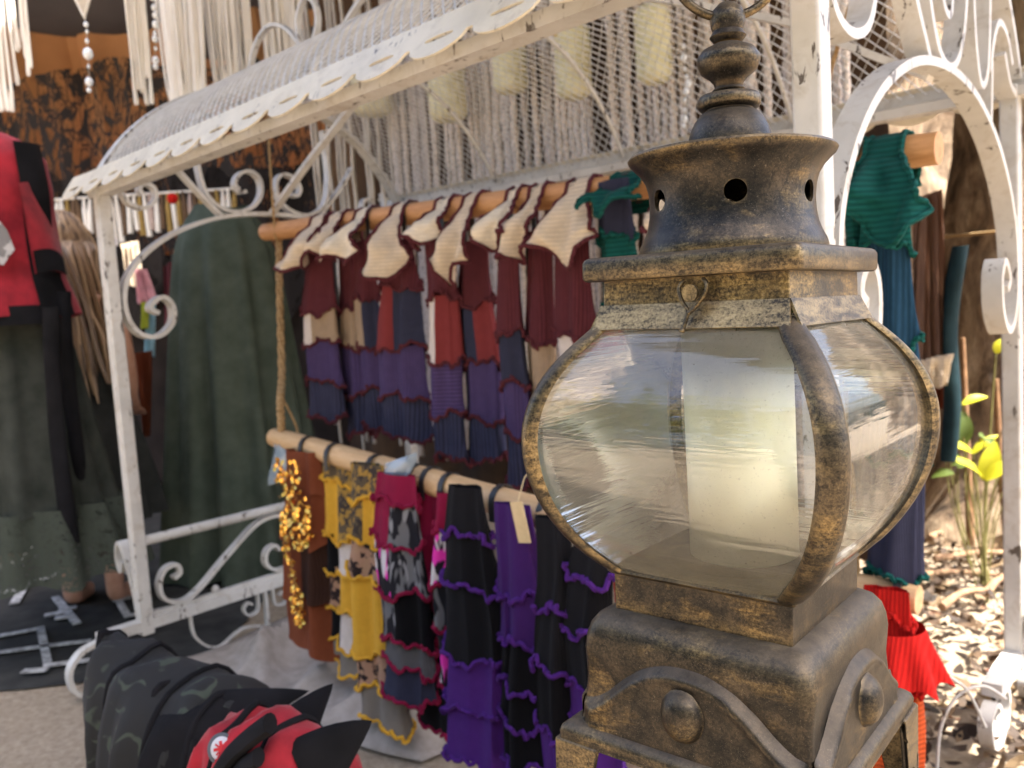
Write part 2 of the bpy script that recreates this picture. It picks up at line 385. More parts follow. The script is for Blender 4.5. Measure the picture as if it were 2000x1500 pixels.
def bar2(s, pts, name='scroll', wx=.024, th=.009, k=6):
    p = crom([(s, a, b) for a, b in pts], k); return MB().bar(p, wx, th, X1).build(name, PAINT, fr, 40)
def mir(pts): return [(D-a, b) for a, b in pts]
for s in (0, L):
    # end arch of the roof
    MB().bar([(s, vault(i/40)[0]+skew(s)*max(0, 1-i/20), vault(i/40)[1]) for i in range(41)], .034, .014, X1).build('roof_arch', PAINT, fr, 40)
    arch = [(.100, .972), (.128, .985), (.152, .960), (.146, .915), (.105, .884), (.060, .892), (.032, .93), (.026, .985), (.045, 1.045), (.105, 1.108), (.200, 1.163), (.33, 1.202), (.475, 1.214)]
    curl = [(.088, .945), (.098, .962)] + arch[0:1]
    full = [(.112, .944), (.092, .955)] + arch + mir(arch[:-1])[::-1] + [(D-.092, .955), (D-.112, .944)]
    if s: full = [(a, 1.214-(1.214-b)*1.24) for a, b in full]
    p = crom([(s, a, b) for a, b in full], 5); MB().bar(p, .034 if s else .030, .013 if s else .011, X1).build('panel_arch', PAINT, fr, 40)
    if s:
        for pts in ([(.22, 1.49), (.30, 1.32), (.388, 1.212)], [(.35, 1.50), (.375, 1.34), (.42, 1.245), (.482, 1.217), (.545, 1.25), (.585, 1.34), (.60, 1.50)], [(.62, 1.47), (.635, 1.30), (.67, 1.222), (.715, 1.25), (.735, 1.36), (.735, 1.46)],
                    [(.735, 1.25), (.755, 1.30), (.80, 1.345), (.86, 1.335), (.90, 1.29)], [(.02, 1.285), (.020, 1.235), (.048, 1.198), (.097, 1.190), (.145, 1.212), (.168, 1.265), (.150, 1.33), (.11, 1.34)], [(.455, 1.36), (.452, 1.315), (.475, 1.292), (.50, 1.305), (.505, 1.37)], [(.745, 1.27), (.74, 1.21), (.735, 1.17)]):
            bar2(s, pts, 'scroll', .030, .012)
        bar2(s, [(.84, 1.30), (.88, 1.255), (.93, 1.24)], 'scroll', .03, .012)
    for f in (lambda q: q, mir):
        if s: 
            bar2(s, f([(-.115, .135), (-.165, .122), (-.195, .085), (-.19, .035), (-.155, .006), (-.11, .012), (-.092, .045), (-.108, .07), (-.13, .062)]), 'foot', .026, .010)
            bar2(s, f([(.13, .135), (.10, .10), (.11, .055), (.16, .03), (.22, .05), (.24, .10), (.20, .118), (.17, .10), (.18, .08)]), 'scroll', .024, .010)
            continue
        bar2(s, f([(.165, 1.372), (.20, 1.325), (.248, 1.272), (.318, 1.203)]), 'brace')
        bar2(s, f([(.268, 1.475), (.262, 1.40), (.263, 1.32), (.285, 1.25), (.345, 1.217), (.41, 1.228), (.446, 1.265), (.448, 1.31), (.42, 1.332), (.385, 1.322), (.368, 1.295), (.380, 1.272), (.400, 1.275)]))
        bar2(s, f([(.048, 1.30), (.047, 1.255), (.068, 1.222), (.105, 1.215), (.134, 1.238), (.132, 1.268), (.108, 1.277), (.094, 1.262), (.102, 1.248)]))
        # lower S scrolls
        bar2(s, f([(.084, .240), (.102, .252), (.094, .275), (.062, .270), (.044, .235), (.052, .195), (.095, .172), (.145, .188), (.238, .258), (.335, .325), (.400, .338), (.455, .325)]), th=.010)
        bar2(s, f([(.405, .235), (.392, .252), (.365, .240), (.360, .205), (.39, .178), (.44, .175)]), th=.009)
        # small scrolls under the bottom rail
        bar2(s, f([(.305, .100), (.292, .108), (.278, .094), (.290, .072), (.318, .075), (.325, .100), (.325, .128)]), 'scroll', .014, .006)
        bar2(s, f([(.395, .100), (.408, .108), (.422, .094), (.410, .072), (.382, .075), (.375, .100), (.375, .128)]), 'scroll', .014, .006)
        MB().bar([(s, a, b) for a, b in f([(.35, .128), (.35, .02)])], .014, .010, X1).build('stem', PAINT, fr, 40)
        bar2(s, f([(.12, .128), (.13, .06), (.19, .012), (.27, .04), (.35, .02)]), 'scroll', .012, .006)
        # curled feet at the ends of the bottom rail
        bar2(s, f([(-.115, .135), (-.165, .122), (-.195, .085), (-.19, .035), (-.155, .006), (-.11, .012), (-.092, .045), (-.108, .07), (-.13, .062)]), 'foot', .026, .010)
    # rails
    if s: MB().box((s, .93, .142), (.017, .17, .013)).build('bottom_rail', PAINT, fr); MB().box((s, -.02, .142), (.017, .12, .013)).build('bottom_rail', PAINT, fr)
    else: MB().box((s, D/2, .142), (.017, D/2+.12, .013)).build('bottom_rail', PAINT, fr)
    if not s: MB().box((s, D/2, .1618), (.008, D/2-.018, .0065)).build('rail_cap', PAINT, fr)
    if not s: MB().tube([(s, .015, .358), (s, D-.015, .358)], .013, 14, False).build('arm_rail', PAINT, fr, 40)
    if not s: MB().lathe([(.001, .168), (.010, .170), (.011, .178), (.006, .186), (.001, .188)], 12, (s, .20)).build('rivet', PAINT, fr)
    # scroll braces standing out along the posts
    for t in (0, D):
        sg = -1 if s == 0 else 1
        p = crom([(s+sg*a, t, b) for a, b in ((.018, .150), (.028, .22), (.055, .30), (.085, .345), (.105, .335), (.112, .30), (.100, .27), (.085, .275), (.082, .295))], 6)
        MB().bar(p, .028, .009, Vector((0, 1, 0))).build('scroll', PAINT, fr, 40)
# eave rails, front and back, angle bar
for t, dt in ((.006, 1), (D+.004, -1)):
    k_ = 1 if dt > 0 else 0; mb = MB()
    mb.grid([[(a, t+k_*skew(a)+dy, EV-.012+dz) for dy, dz in ((-.019, -.010), (.019, -.010), (.019, .010), (-.019, .010))] for a in (-.05, 0, L+.05)], True, True); mb.build('eave_rail', PAINT, fr)
    if dt < 0: MB().box((L/2, t-.012*dt, EV+.014), (L/2+.05, .004, .0098)).build('eave_flange', PAINT, fr)
# thin roof ribs and ridge
for s in (.455, .91, 1.365):
    MB().tube([(s, vault(i/36, -.006)[0]+skew(s)*max(0, 1-i/18), vault(i/36, -.006)[1]) for i in range(37)], .0055, 8).build('roof_rib', PAINT, fr, 60)
# diagonal struts from the panel arches to the ridge
MB().bar(crom([(0.01, TM, 1.214), (.20, TM, 1.325), (.44, TM, 1.452), (.56, TM, 1.535)], 8), .022, .010, Vector((0, 1, 0))).build('strut', PAINT, fr, 40)
MB().bar(crom([(L-.01, TM, 1.205), (1.65, TM, 1.290), (1.568, TM, 1.342), (1.273, TM, 1.470), (1.10, TM, 1.545)], 8), .030, .011, Vector((0, 1, 0))).build('strut', PAINT, fr, 40)
# crest scrolls on the ridge
YN = Vector((0, 1, 0))
for f in (lambda a: a, lambda a: L-a):
    for pts in ([(-.045, 1.53), (-.042, 1.60), (-.015, 1.67), (.04, 1.715), (.10, 1.722), (.16, 1.695), (.21, 1.645), (.25, 1.575)],
                [(.245, 1.60), (.215, 1.65), (.215, 1.71), (.25, 1.748), (.29, 1.73), (.30, 1.68), (.275, 1.635), (.24, 1.62)],
                [(.33, 1.56), (.40, 1.63), (.49, 1.685), (.60, 1.70), (.68, 1.66), (.69, 1.60), (.66, 1.575)]):
        p = crom([(f(a), TM, b) for a, b in pts], 6); MB().bar(p, .016, .009, YN).build('crest_scroll', PAINT, fr, 40)
# expanded metal roof sheet: every strand of the diamond lattice
mb = MB(); SW, NR = .0245, 74; NC = int((L+.04)/SW)
def node(i, j):
    t, z = vault(i/NR); th = lerp(-TH, TH, i/NR)
    a_ = -.02+(j+.5*(i % 2))*SW
    return Vector((a_, t+skew(a_)*max(0, 1-2*i/NR), z)), Vector((0, sin(th), cos(th)))
for i in range(NR):
    for j in range(NC):
        p, nn = node(i, j)
        for q in ((j, j-1) if i % 2 == 0 else (j, j+1)):
            if 0 <= q < NC:
                p2, _ = node(i+1, q); d = (p2-p).normalized(); sd = d.cross(nn)*(.00155 if i < NR*.45 else .0008); h = nn*.0010
                vs = [p+sd+h, p-sd+h, p-sd-h, p+sd-h, p2+sd+h, p2-sd+h, p2-sd-h, p2+sd-h]
                mb.add(vs, [(0, 1, 5, 4), (1, 2, 6, 5), (2, 3, 7, 6), (3, 0, 4, 7)])
mb.build('roof_mesh', MESHW, fr, 0, kind='stuff')
# scalloped trim with oval holes along both eaves
def trim(tf, zf, out):
    PIT, NU = .1265, 16; bm = bmesh.new(); s0 = -.105
    def P(a, dn): return (a, tf+(skew(a) if out < 0 else 0)+out*(.012+dn*.045), zf-dn*.064)
    outer = [P(s0, 0)]
    outer += [P(s0+PIT*NU*i/60, 0) for i in range(1, 61)]
    for k in range(NU-1, -1, -1):
        for i in range(0, 15):
            u = 1-i/14
            outer.append(P(s0+PIT*(k+.04+.92*u), (.66+.36*math.sin(PI*u)**.5))) 
    vs = [bm.verts.new(p) for p in outer]; es = [bm.edges.new((vs[i], vs[(i+1) % len(vs)])) for i in range(len(vs))]
    for k in range(NU):
        hv = [bm.verts.new(P(s0+PIT*(k+.5)+.030*cos(2*PI*i/18), .60+.060*sin(2*PI*i/18))) for i in range(18)]
        es += [bm.edges.new((hv[i], hv[(i+1) % 18])) for i in range(18)]
    bmesh.ops.triangle_fill(bm, use_beauty=True, edges=es)
    me = bpy.data.meshes.new('scalloped_trim'); bm.to_mesh(me); bm.free()
    o = link('scalloped_trim', me, CREAM_PAINT, fr, 0)
    so_ = o.modifiers.new('thick', 'SOLIDIFY'); so_.thickness = .003; so_.offset = 0
trim(-.008, EV+.036, -1); trim(D+.008, EV+.036, 1)

# ================================================================== LANTERN
LB = .455                                      # height of the lantern's foot
lan = thing('metal_lantern', 'tall antique brass lantern with bulging glass panes and ring handle', 'lantern', (.163, .62, LB), R(-40.5))
LM = Matrix.Translation((.163, .62, .80)) @ Matrix.Rotation(R(1.1), 4, 'Y') @ Matrix.Rotation(R(-39.3), 4, 'Z') @ Matrix.Translation((0, 0, LB-.80))
lan.location = LM.to_translation(); lan.rotation_euler = LM.to_euler()
def zz(z): return z-LB
# finial, turned
prof = [(.001, 1.1065), (.006, 1.1055), (.0105, 1.101), (.0125, 1.095), (.0118, 1.090), (.0105, 1.0865), (.0128, 1.0825), (.0105, 1.0795), (.009, 1.078), (.012, 1.0765), (.0185, 1.0735), (.0222, 1.068), (.0222, 1.0645), (.0195, 1.0585), (.0135, 1.054), (.0105, 1.0505), (.0098, 1.0475), (.0118, 1.0455), (.0108, 1.0435), (.0115, 1.0425), (.0205, 1.0418), (.0222, 1.0395), (.0222, 1.0345), (.0205, 1.0325), (.017, 1.0318), (.0165, 1.0300)]
MB().lathe([(r, zz(z)) for r, z in prof], 40).build('finial', BRASS, lan, 50)
MB().lathe([(.0165, zz(1.0312)), (.0205, zz(1.0290)), (.0245, zz(1.0240)), (.0275, zz(1.0180)), (.0292, zz(1.0120)), (.0300, zz(1.0050)), (.0302, zz(.996))], 44).build('dome', BRASS, lan, 50)
# ring handle through the finial
ring = [(0.0395*cos(a), 0, zz(1.0960)+.0395+.0395*sin(a)) for a in [2*PI*i/56 for i in range(56)]]
MB().tube([Matrix.Rotation(R(38), 3, 'Z') @ Vector(p) for p in ring], .0032, 10, loop=True).build('ring_handle', antique('rusty_wire', .3, .2), lan, 60)
# flared collar with punched vent holes
outer = [(.066, .9290), (.0668, .9330), (.0655, .9375), (.0625, .9430), (.0600, .9500), (.0585, .9580), (.0580, .9670), (.0588, .9760), (.0608, .9830), (.0645, .9890), (.0690, .9935), (.0722, .9965), (.0733, .9990), (.0722, 1.0008)]
inner = [(r-.0022, z) for r, z in outer[::-1][1:]]
top_in = [(.0300, 1.0000), (.030, .9985)]
prof = [(r, zz(z)) for r, z in outer] + [(.0650, zz(1.0008)), (.0285, zz(1.0040)), (.0285, zz(1.0018)), (.0650, zz(.9985))] + [(r, zz(z)) for r, z in inner[2:]]
n = 72; mb = MB(); mb.grid([[(r*cos(2*PI*k/n), r*sin(2*PI*k/n), z) for k in range(n)] for r, z in prof], True, False, True)
col_o = mb.build('flared_collar', BRASS, lan, 45)
cut = []
for k in range(6):
    a = R(-62.5)+k*PI/3; d = Vector((cos(a), sin(a), 0)); c = MB()
    q = d.cross(Vector((0, 0, 1)))
    rows = [[d*rr + q*(.0076*cos(2*PI*i/20)) + Vector((0, 0, zz(.9680)+.0076*sin(2*PI*i/20))) for i in range(20)] for rr in (.045, .075)]
    c.grid(rows, True, True); co_ = c.build('cutter', None, lan, 0); cut.append(co_)
for c in cut:
    m = col_o.modifiers.new('hole', 'BOOLEAN'); m.operation = 'DIFFERENCE'; m.object = c; m.solver = 'EXACT'
dg = bpy.context.evaluated_depsgraph_get(); me2 = bpy.data.meshes.new_from_object(col_o.evaluated_get(dg))
col_o.modifiers.clear(); col_o.data = me2; me2.set_sharp_from_angle(angle=R(45))
for c in cut: me = c.data; bpy.data.objects.remove(c); bpy.data.meshes.remove(me)
# square stacks: rings of a rounded square
def sq(h, z, r=.004, n=4):
    r = min(r, h*.95); out = []
    for qx, qy, a0 in ((1, 1, 0), (-1, 1, PI/2), (-1, -1, PI), (1, -1, 1.5*PI)):
        for i in range(n+1):
            a = a0+PI/2*i/n; out.append((qx*(h-r)+r*cos(a), qy*(h-r)+r*sin(a), z))
    return out
def sqloft(name, prof, mat, parent=lan, n=4, smooth=40, caps=True):
    return MB().grid([sq(h, zz(z), r, n) for h, z, r in prof], True, caps).build(name, mat, parent, smooth)
sqloft('lid_plate', [(.0765, .9130, .004), (.0790, .9136, .006), (.0800, .9155, .006), (.0800, .9260, .006), (.0788, .9285, .006), (.0765, .9298, .005)], BRASS_DARK)
sqloft('neck', [(.0680, .9130, .002), (.0683, .8960, .002), (.0690, .8920, .002), (.0655, .8915, .002), (.065, .913, .002)], BRASS_GOLD, caps=False)
for k in range(4):      # skirt plates that flare over the panes
    rot = Matrix.Rotation(PI/2*k, 3, 'Z'); mb = MB()
    a = [(-.0690, -.0694, zz(.8960)), (.0690, -.0694, zz(.8960)), (.0722, -.0775, zz(.8790)), (-.0722, -.0775, zz(.8790))]
    b = [(x, y+.0016, z-.0006) for x, y, z in a]
    mb.add([rot @ Vector(p) for p in a+b], [(0, 1, 2, 3), (7, 6, 5, 4), (0, 4, 5, 1), (1, 5, 6, 2), (2, 6, 7, 3), (3, 7, 4, 0)])
    mb.build('skirt_plate', BRASS_GOLD if k == 0 else BRASS, lan, 30)
# bulging body
HP = [(.700, .0675), (.705, .0735), (.714, .0815), (.726, .0905), (.740, .0985), (.756, .1055), (.775, .1105), (.795, .1127), (.812, .1120), (.828, .1085), (.842, .1030), (.855, .0955), (.866, .0870), (.875, .0785), (.884, .0705)]
def hp(z):
    p = crom([(a, b, 0) for a, b in HP], 1)
    return interp(HP, z)
ZS = [lerp(.700, .884, i/44) for i in range(45)]
HS = [hp(z) for z in ZS]
for _ in range(4): HS = [HS[0]]+[(HS[i-1]+2*HS[i]+HS[i+1])/4 for i in range(1, 44)]+[HS[-1]]
for k in range(4):
    rot = Matrix.Rotation(PI/2*k, 3, 'Z'); mb = MB(); rows = []
    for z, h in zip(ZS, HS):
        rows.append([rot @ Vector((lerp(-(h-.004), h-.004, i/12), -h+.0035-.003*(1-(2*i/12-1)**2), zz(z))) for i in range(13)])
    mb.grid(rows); mb.build('glass_pane', GLASS, lan, 80)
    # rounded corner rib
    rows = []
    for z, h in zip(ZS, HS):
        c = Vector((h-.0045, -(h-.0045), zz(z))); d = Vector((1, -1, 0)).normalized(); e = Vector((1, 1, 0)).normalized()
        hw = .0095 if .712 < z < .872 else .0085
        rows.append([rot @ (c+d*a+e*b) for a, b in ((-.0035, -hw), (.001, -hw), (.0045, -hw*.75), (.0068, -hw*.3), (.0068, hw*.3), (.0045, hw*.75), (.001, hw), (-.0035, hw))])
    MB().grid(rows, True, True).build('corner_rib', BRASS, lan, 50)
# latch: rivet with a bent wire loop
ly = -.0700
MB().lathe([(.001, 0), (.0035, -.0006), (.0052, -.0022), (.0056, -.0045), (.0056, -.006)], 18).build('rivet', BRASS_DARK, lan, 60)
bpy.data.objects[-1] if False else None
rv = [o for o in lan.children if o.name.startswith('rivet')][0]; rv.rotation_euler = (R(-90), 0, 0); rv.location = (.0070, ly-.0052, zz(.9020))
rv.rotation_euler = (R(-90), 0, 0)
lx = .0190
loopp = crom([(lx-.0195, ly-.0035, zz(.9105)), (lx-.0222, ly-.006, zz(.9055)), (lx-.0195, ly-.0075, zz(.8970)), (lx-.0150, ly-.0085, zz(.8905)), (lx-.0158, ly-.0105, zz(.8830)), (lx-.0178, ly-.0125, zz(.8765))], 6)
loop2 = crom([(lx-.0060, ly-.0035, zz(.9110)), (lx-.0022, ly-.006, zz(.9075)), (lx-.0030, ly-.0075, zz(.9010)), (lx-.0085, ly-.0085, zz(.8935)), (lx-.0135, ly-.0102, zz(.8885))], 6)
mb = MB(); mb.tube(loopp, [.0014]*(len(loopp)-3)+[.0018, .0022, .0016], 8); mb.tube(loop2, .0014, 8); mb.build('latch', BRASS_DARK, lan, 60)
# base
sqloft('sill', [(.0700, .7035, .002), (.0712, .7015, .002), (.0690, .6990, .002), (.0672, .6985, .002), (.0670, .6700, .002), (.0640, .6695, .002)], BRASS)
body = [(.0655, .6725, .004), (.0715, .6715, .008), (.0790, .6680, .012), (.0835, .6620, .013), (.0856, .6540, .012), (.0862, .6440, .010), (.0852, .6330, .008), (.0842, .6230, .006), (.0848, .6120, .005), (.0856, .6000, .004), (.0872, .5900, .003), (.0890, .5865, .003)]
sqloft('pedestal', body, BRASS, n=6)
sqloft('foot_moulding', [(.0920, .5895, .003), (.0955, .5880, .004), (.0985, .5855, .004), (.1000, .5815, .004), (.0995, .5775, .004), (.1000, .5755, .003), (.0960, .5750, .003)], BRASS_DARK)
for k in range(4):      # pressed ogee panel with its raised rim and round boss on each face
    rot = Matrix.Rotation(PI/2*k, 3, 'Z')
    og = [(-.0835, .5990), (-.075, .6008), (-.064, .6075), (-.050, .6200), (-.036, .6315), (-.018, .6390), (0, .6410), (.018, .6390), (.036, .6315), (.050, .6200), (.064, .6075), (.075, .6008), (.0835, .5990)]
    arc_ = crom([(x, 0, z) for x, z in og], 5); rows = []; bt = sorted([(b, a) for a, b, _ in body])
    for p in arc_:
        row = []; lim = min(1, (.0845-abs(p.x))/.010+.10)
        for dz, off in ((.0080, -.0015), (.0066, .0006), (.0050, .0026), (.0034, .0050), (.0018, .0068), (0, .0077), (-.0022, .0079), (-.0050, .0071), (-.0085, .0064), (-.014, .0062), (-.020, .0062), (None, .0058)):
            z = p.z+dz if dz is not None else .5885
            z = max(z, .5885+(0 if dz is None else .0002*dz)); row.append(rot @ Vector((p.x, -(max(interp(bt, z), .0862 if z < .632 else 0)+off*lim), zz(z))))
        rows.append(row)
    MB().grid(rows).build('ogee_panel', BRASS, lan, 80)
    b = MB(); b.grid([[(.0150*r*cos(2*PI*i/24), -h, .0150*r*1.15*sin(2*PI*i/24)) for i in range(24)] for r, h in ((1.12, -.001), (1.05, .0012), (1, .0022), (.93, .0048), (.75, .0078), (.5, .0098), (.25, .0108), (.02, .0112))], True, True)
    o = b.build('boss', BRASS_GOLD if k == 3 else BRASS_DARK, lan, 60); o.rotation_euler = (0, 0, PI/2*k); o.location = rot @ Vector((0, -.0925, zz(.6170)))
    # corner bracket feet: two cut-out plates meeting at the corner
    prof_ = [(.1005, .5765), (.1010, .566), (.0985, .557), (.1000, .548), (.1025, .535), (.1010, .500), (.1020, .462), (.0900, .462), (.0870, .500), (.0860, .530), (.0800, .548), (.0720, .553), (.0680, .560), (.0740, .566), (.0640, .5765)]
    for sw_ in (0, 1):
        bm = bmesh.new()
        fv = [bm.verts.new((x, -.0995, zz(z))) for x, z in prof_]; bm.faces.new(fv); bmesh.ops.triangulate(bm, faces=bm.faces)
        for v_ in bm.verts: v_.co = rot @ (Vector((-v_.co.y, -v_.co.x, v_.co.z)) if sw_ else v_.co)
        me = bpy.data.meshes.new('corner_foot'); bm.to_mesh(me); bm.free(); o = link('corner_foot', me, BRASS_DARK, lan, 0); q_ = o.modifiers.new('thick', 'SOLIDIFY'); q_.thickness = .005; q_.offset = 0
        bevel_mesh(o, .0012)
sqloft('tray', [(.1060, .4550, .004), (.1080, .4570, .004), (.1080, .4650, .004), (.1050, .4665, .004)], BRASS_DARK)
MB().lathe([(.050, zz(.7015)), (.050, zz(.7035)), (.048, zz(.7045))], 32).build('candle_plate', BRASS_DARK, lan, 40)
# candle
cd = MB(); cd.lathe([(.0385, 0), (.0400, .001), (.0402, .166), (.0392, .1695), (.0360, .1700), (.034, .1675), (.012, .1655), (.001, .165)], 56)
wax = bpy.data.materials.new('ivory_wax'); wax.use_nodes = True; wb = wax.node_tree.nodes['Principled BSDF']
wb.inputs['Base Color'].default_value = (.76, .77, .58, 1); wb.inputs['Roughness'].default_value = .5; wb.inputs['Subsurface Weight'].default_value = .15
wb.inputs['Subsurface Radius'].default_value = (.02, .016, .008); wb.inputs['Subsurface Scale'].default_value = .6
can = thing('pillar_candle', 'thick ivory pillar candle standing inside the lantern glass', 'candle', Vector((.1685, .628, .7045)))
cd.build('wax_body', wax, can, 50)
MB().tube([(0, 0, .164), (.001, 0, .169), (.003, .001, .173)], .0012, 6).build('wick', plain('wick_black', (.03, .03, .03)), can, 60)
# wooden plinth that carries the lantern
pl = thing('plinth', 'narrow weathered wooden plinth under the brass lantern', 'plinth', (.163, .62, 0), R(-40.5))
for i in range(4): 
    o = MB().box((-.0885+.059*i, 0, LB-.013), (.0288, .118, .012)).build('top_plank', PLANK, pl); bevel_mesh(o, .002)
for sx in (-1, 1):
    for sy in (-1, 1): o = MB().box((sx*.095, sy*.095, (LB-.026)/2), (.018, .018, (LB-.026)/2)).build('leg', PLANK, pl); bevel_mesh(o, .002)
for k in range(4):
    rot = Matrix.Rotation(PI/2*k, 3, 'Z'); MB().box(rot @ Vector((0, -.097, LB-.06)), (.076, .008, .03), rot).build('skirt_board', PLANK, pl)

# ================================================================== POLES AND ROPES
def pole(name, label, a, b, r, mat, grp):
    A_, B_ = Vector(a), Vector(b); d = B_-A_
    m = MB(); n = 20; rows = []
    for i in range(25):
        k = i/24; rr = r*(1+.025*nz(k*6, r*90)); e = min(k, 1-k)*d.length
        if e < .012: rr *= .93
        rows.append([(k*d.length, rr*cos(2*PI*j/n)*(1+.02*sin(3*j)), rr*sin(2*PI*j/n)) for j in range(n)])
    m.grid(rows, True, True); o = m.build(name, mat, None, 50); o.location = A_
    o.rotation_euler = d.to_track_quat('X', 'Z').to_euler(); return tag(o, label, 'pole', grp)
TP = .475
up_a, up_b = cart(-.03, TP, 1.166), cart(1.795, TP, 1.100)
def fp3(x, y, t): s_, z_ = frontp(x, y, t); return Vector((s_, t, z_))
q0, q1 = fp3(537, 854, .27), fp3(1050, 1000, .10); q2 = q0+(q1-q0)*1.30
lo_a, lo_b = cart(*q0), cart(*q2)
th_a, th_b = cart(*fp3(1290, 1075, .44)), cart(*fp3(1795, 1172, .44))
pole('wooden_pole', 'orange pine pole strung under the mesh roof with patchwork sleeves', up_a, up_b, .0265, PINE, None)
pole('wooden_pole', 'pale wood pole strung below, carrying sequinned and purple garments', lo_a, lo_b, .0255, BIRCH, None)
pole('wooden_pole', 'pale wood pole with cut end above the sunlit dry leaves', th_a, th_b, .0245, BIRCH, None)
ROPE = plain('jute_twine', (.46, .31, .16), (.26, .16, .07), 60, .95, 0, .5, .003, (1, 1, 4))
def pole_at(a, b, k): return a+(b-a)*k
def rope(label, pts, r=.004, n=7, strands=3, name='rope'):
    m = MB(); pts = crom(pts, 12)
    for q in range(strands):
        m.tube([p+Vector((cos(i*.9+q*2*PI/strands), sin(i*.9+q*2*PI/strands), 0))*r*.75 for i, p in enumerate(pts)], r*.7, n)
    return tag(m.build(name, ROPE, None, 60), label, 'rope')
kA = pole_at(up_a, up_b, .035); kB = pole_at(lo_a, lo_b, .04)
rope('jute rope from the mesh roof down to the end of the pine pole', [cart(.03, TP, 1.50), kA+Vector((.0, -.03, .1)), kA+Vector((0, -.031, 0)), kA+Vector((0, -.022, -.03))], .0028)
rope('thick jute rope linking the pine pole to the pale pole beside green cloak', [kA+Vector((-.0, 0, -.028)), kA*.66+kB*.34, kA*.3+kB*.7, kB+Vector((0, 0, .10)), kB+Vector((0, -.012, .026))], .0075)
rope('thin twine loop round the end of the pale pole', [kB+Vector((0, 0, .12)), kB+Vector((.035, 0, .03)), kB+Vector((.035, -.028, 0)), kB+Vector((.03, -.02, -.026))], .0025)
k2 = pole_at(up_a, up_b, .90); k3 = pole_at(th_a, th_b, .80)
rope('frayed twine from the roof to the cut end of the pine pole', [cart(1.70, TP, 1.42), k2+Vector((.01, -.02, .12)), k2+Vector((0, -.031, 0)), k2+Vector((0, -.02, -.03))], .003)
rope('twine hanging between teal sleeves down to the pale pole', [k2+Vector((0, 0, -.03)), k2*.5+k3*.5+Vector((.01, 0, 0)), k3+Vector((0, 0, .026))], .003)

# ================================================================== KNITTED SLEEVES
K = {
 'cream': knit('cream_knit', (.80, .66, .50), 'z', .009, .74), 'creamw': knit('ecru_knit', (.88, .77, .61), 'z', .009, .80), 'beige': knit('beige_knit', (.40, .29, .20), 's', .004, .8),
 'burg': knit('burgundy_knit', (.135, .034, .044), 's', .006, .5), 'red': knit('dark_red_knit', (.24, .042, .044), 's', .003, .8), 'navy': knit('navy_knit', (.040, .042, .075), 's', .003, .8),
 'white': knit('white_knit', (.72, .64, .60), 's', .003, .9), 'purple': knit('violet_knit', (.092, .062, .165), 's', .006, .55), 'purpz': knit('violet_row_knit', (.098, .064, .175), 'z', .009, .5),
 'cable': knit('blue_cable_knit', (.060, .062, .115), 's', .009, .40), 'black': knit('black_knit', (.007, .0065, .008), 's', .003, .8), 'black2': knit('charcoal_knit', (.012, .0115, .014), 's', .003, .8),
 'violet': knit('bright_purple_fleece', (.085, .022, .20), 's', .002, .85), 'violetd': knit('deep_purple_fleece', (.06, .018, .13), 's', .002, .85),
 'teal': knit('teal_knit', (.010, .098, .086), 'z', .009), 'blue': knit('petrol_knit', (.018, .058, .105), 's', .007), 'mustard': knit('mustard_fleece', (.74, .40, .045), 's', .003, .9),
 'crimson': knit('crimson_fleece', (.26, .012, .050), 's', .003, .85), 'grey': knit('grey_knit', (.13, .125, .13), 's', .004, .7), 'rust': knit('rust_jersey', (.22, .060, .026), 's', .002, .9),
 'scarlet': knit('scarlet_knit', (.62, .018, .014), 's', .006, .6), 'orange': knit('orange_crochet', (.68, .11, .03), 'z', .008, .5), 'tan': knit('tan_knit', (.30, .18, .12), 's', .004, .8),
 'taupe': knit('taupe_knit', (.24, .21, .18), 's', .004, .8), 'brown': knit('brown_knit', (.06, .028, .02), 's'), }
def flecked(name, base, a, b_, sc=38, st=(1, 1, .35)):
    m, n, l, b = nodes_of(name); co = coords(n, l, st); f = noise_n(n, l, co, sc, 2, .5, .4); g = noise_n(n, l, coords(n, l, st), sc*.7, 2, .5, .9)
    c = mixc(n, l, ramp(n, l, f, [(.49, (0, 0, 0)), (.52, (1, 1, 1))]), base, a); c = mixc(n, l, ramp(n, l, g, [(.56, (0, 0, 0)), (.59, (1, 1, 1))]), c, b_)
    l.new(c, b.inputs['Base Color']); b.inputs['Roughness'].default_value = .95; b.inputs['Specular IOR Level'].default_value = .1; bump_n(n, l, b, noise_n(n, l, co, 700, 2), .4, .001); return m
K['pink'] = flecked('pink_ikat_knit', (.02, .018, .022), (.80, .05, .42), (.62, .58, .58)); K['ikat'] = flecked('grey_ikat_knit', (.018, .017, .021), (.15, .145, .15), (.26, .25, .26))
K['chev'] = flecked('brown_chevron_wool', (.10, .075, .05), (.34, .20, .05), (.05, .04, .035), 60, (1, 1, 1)); K['dots'] = flecked('spotted_tan_knit', (.36, .21, .14), (.03, .02, .02), (.36, .22, .14), 45, (1, 1, 1))
CLIP = plain('black_clip', (.02, .02, .022), None, 40, .45, 0, 0)

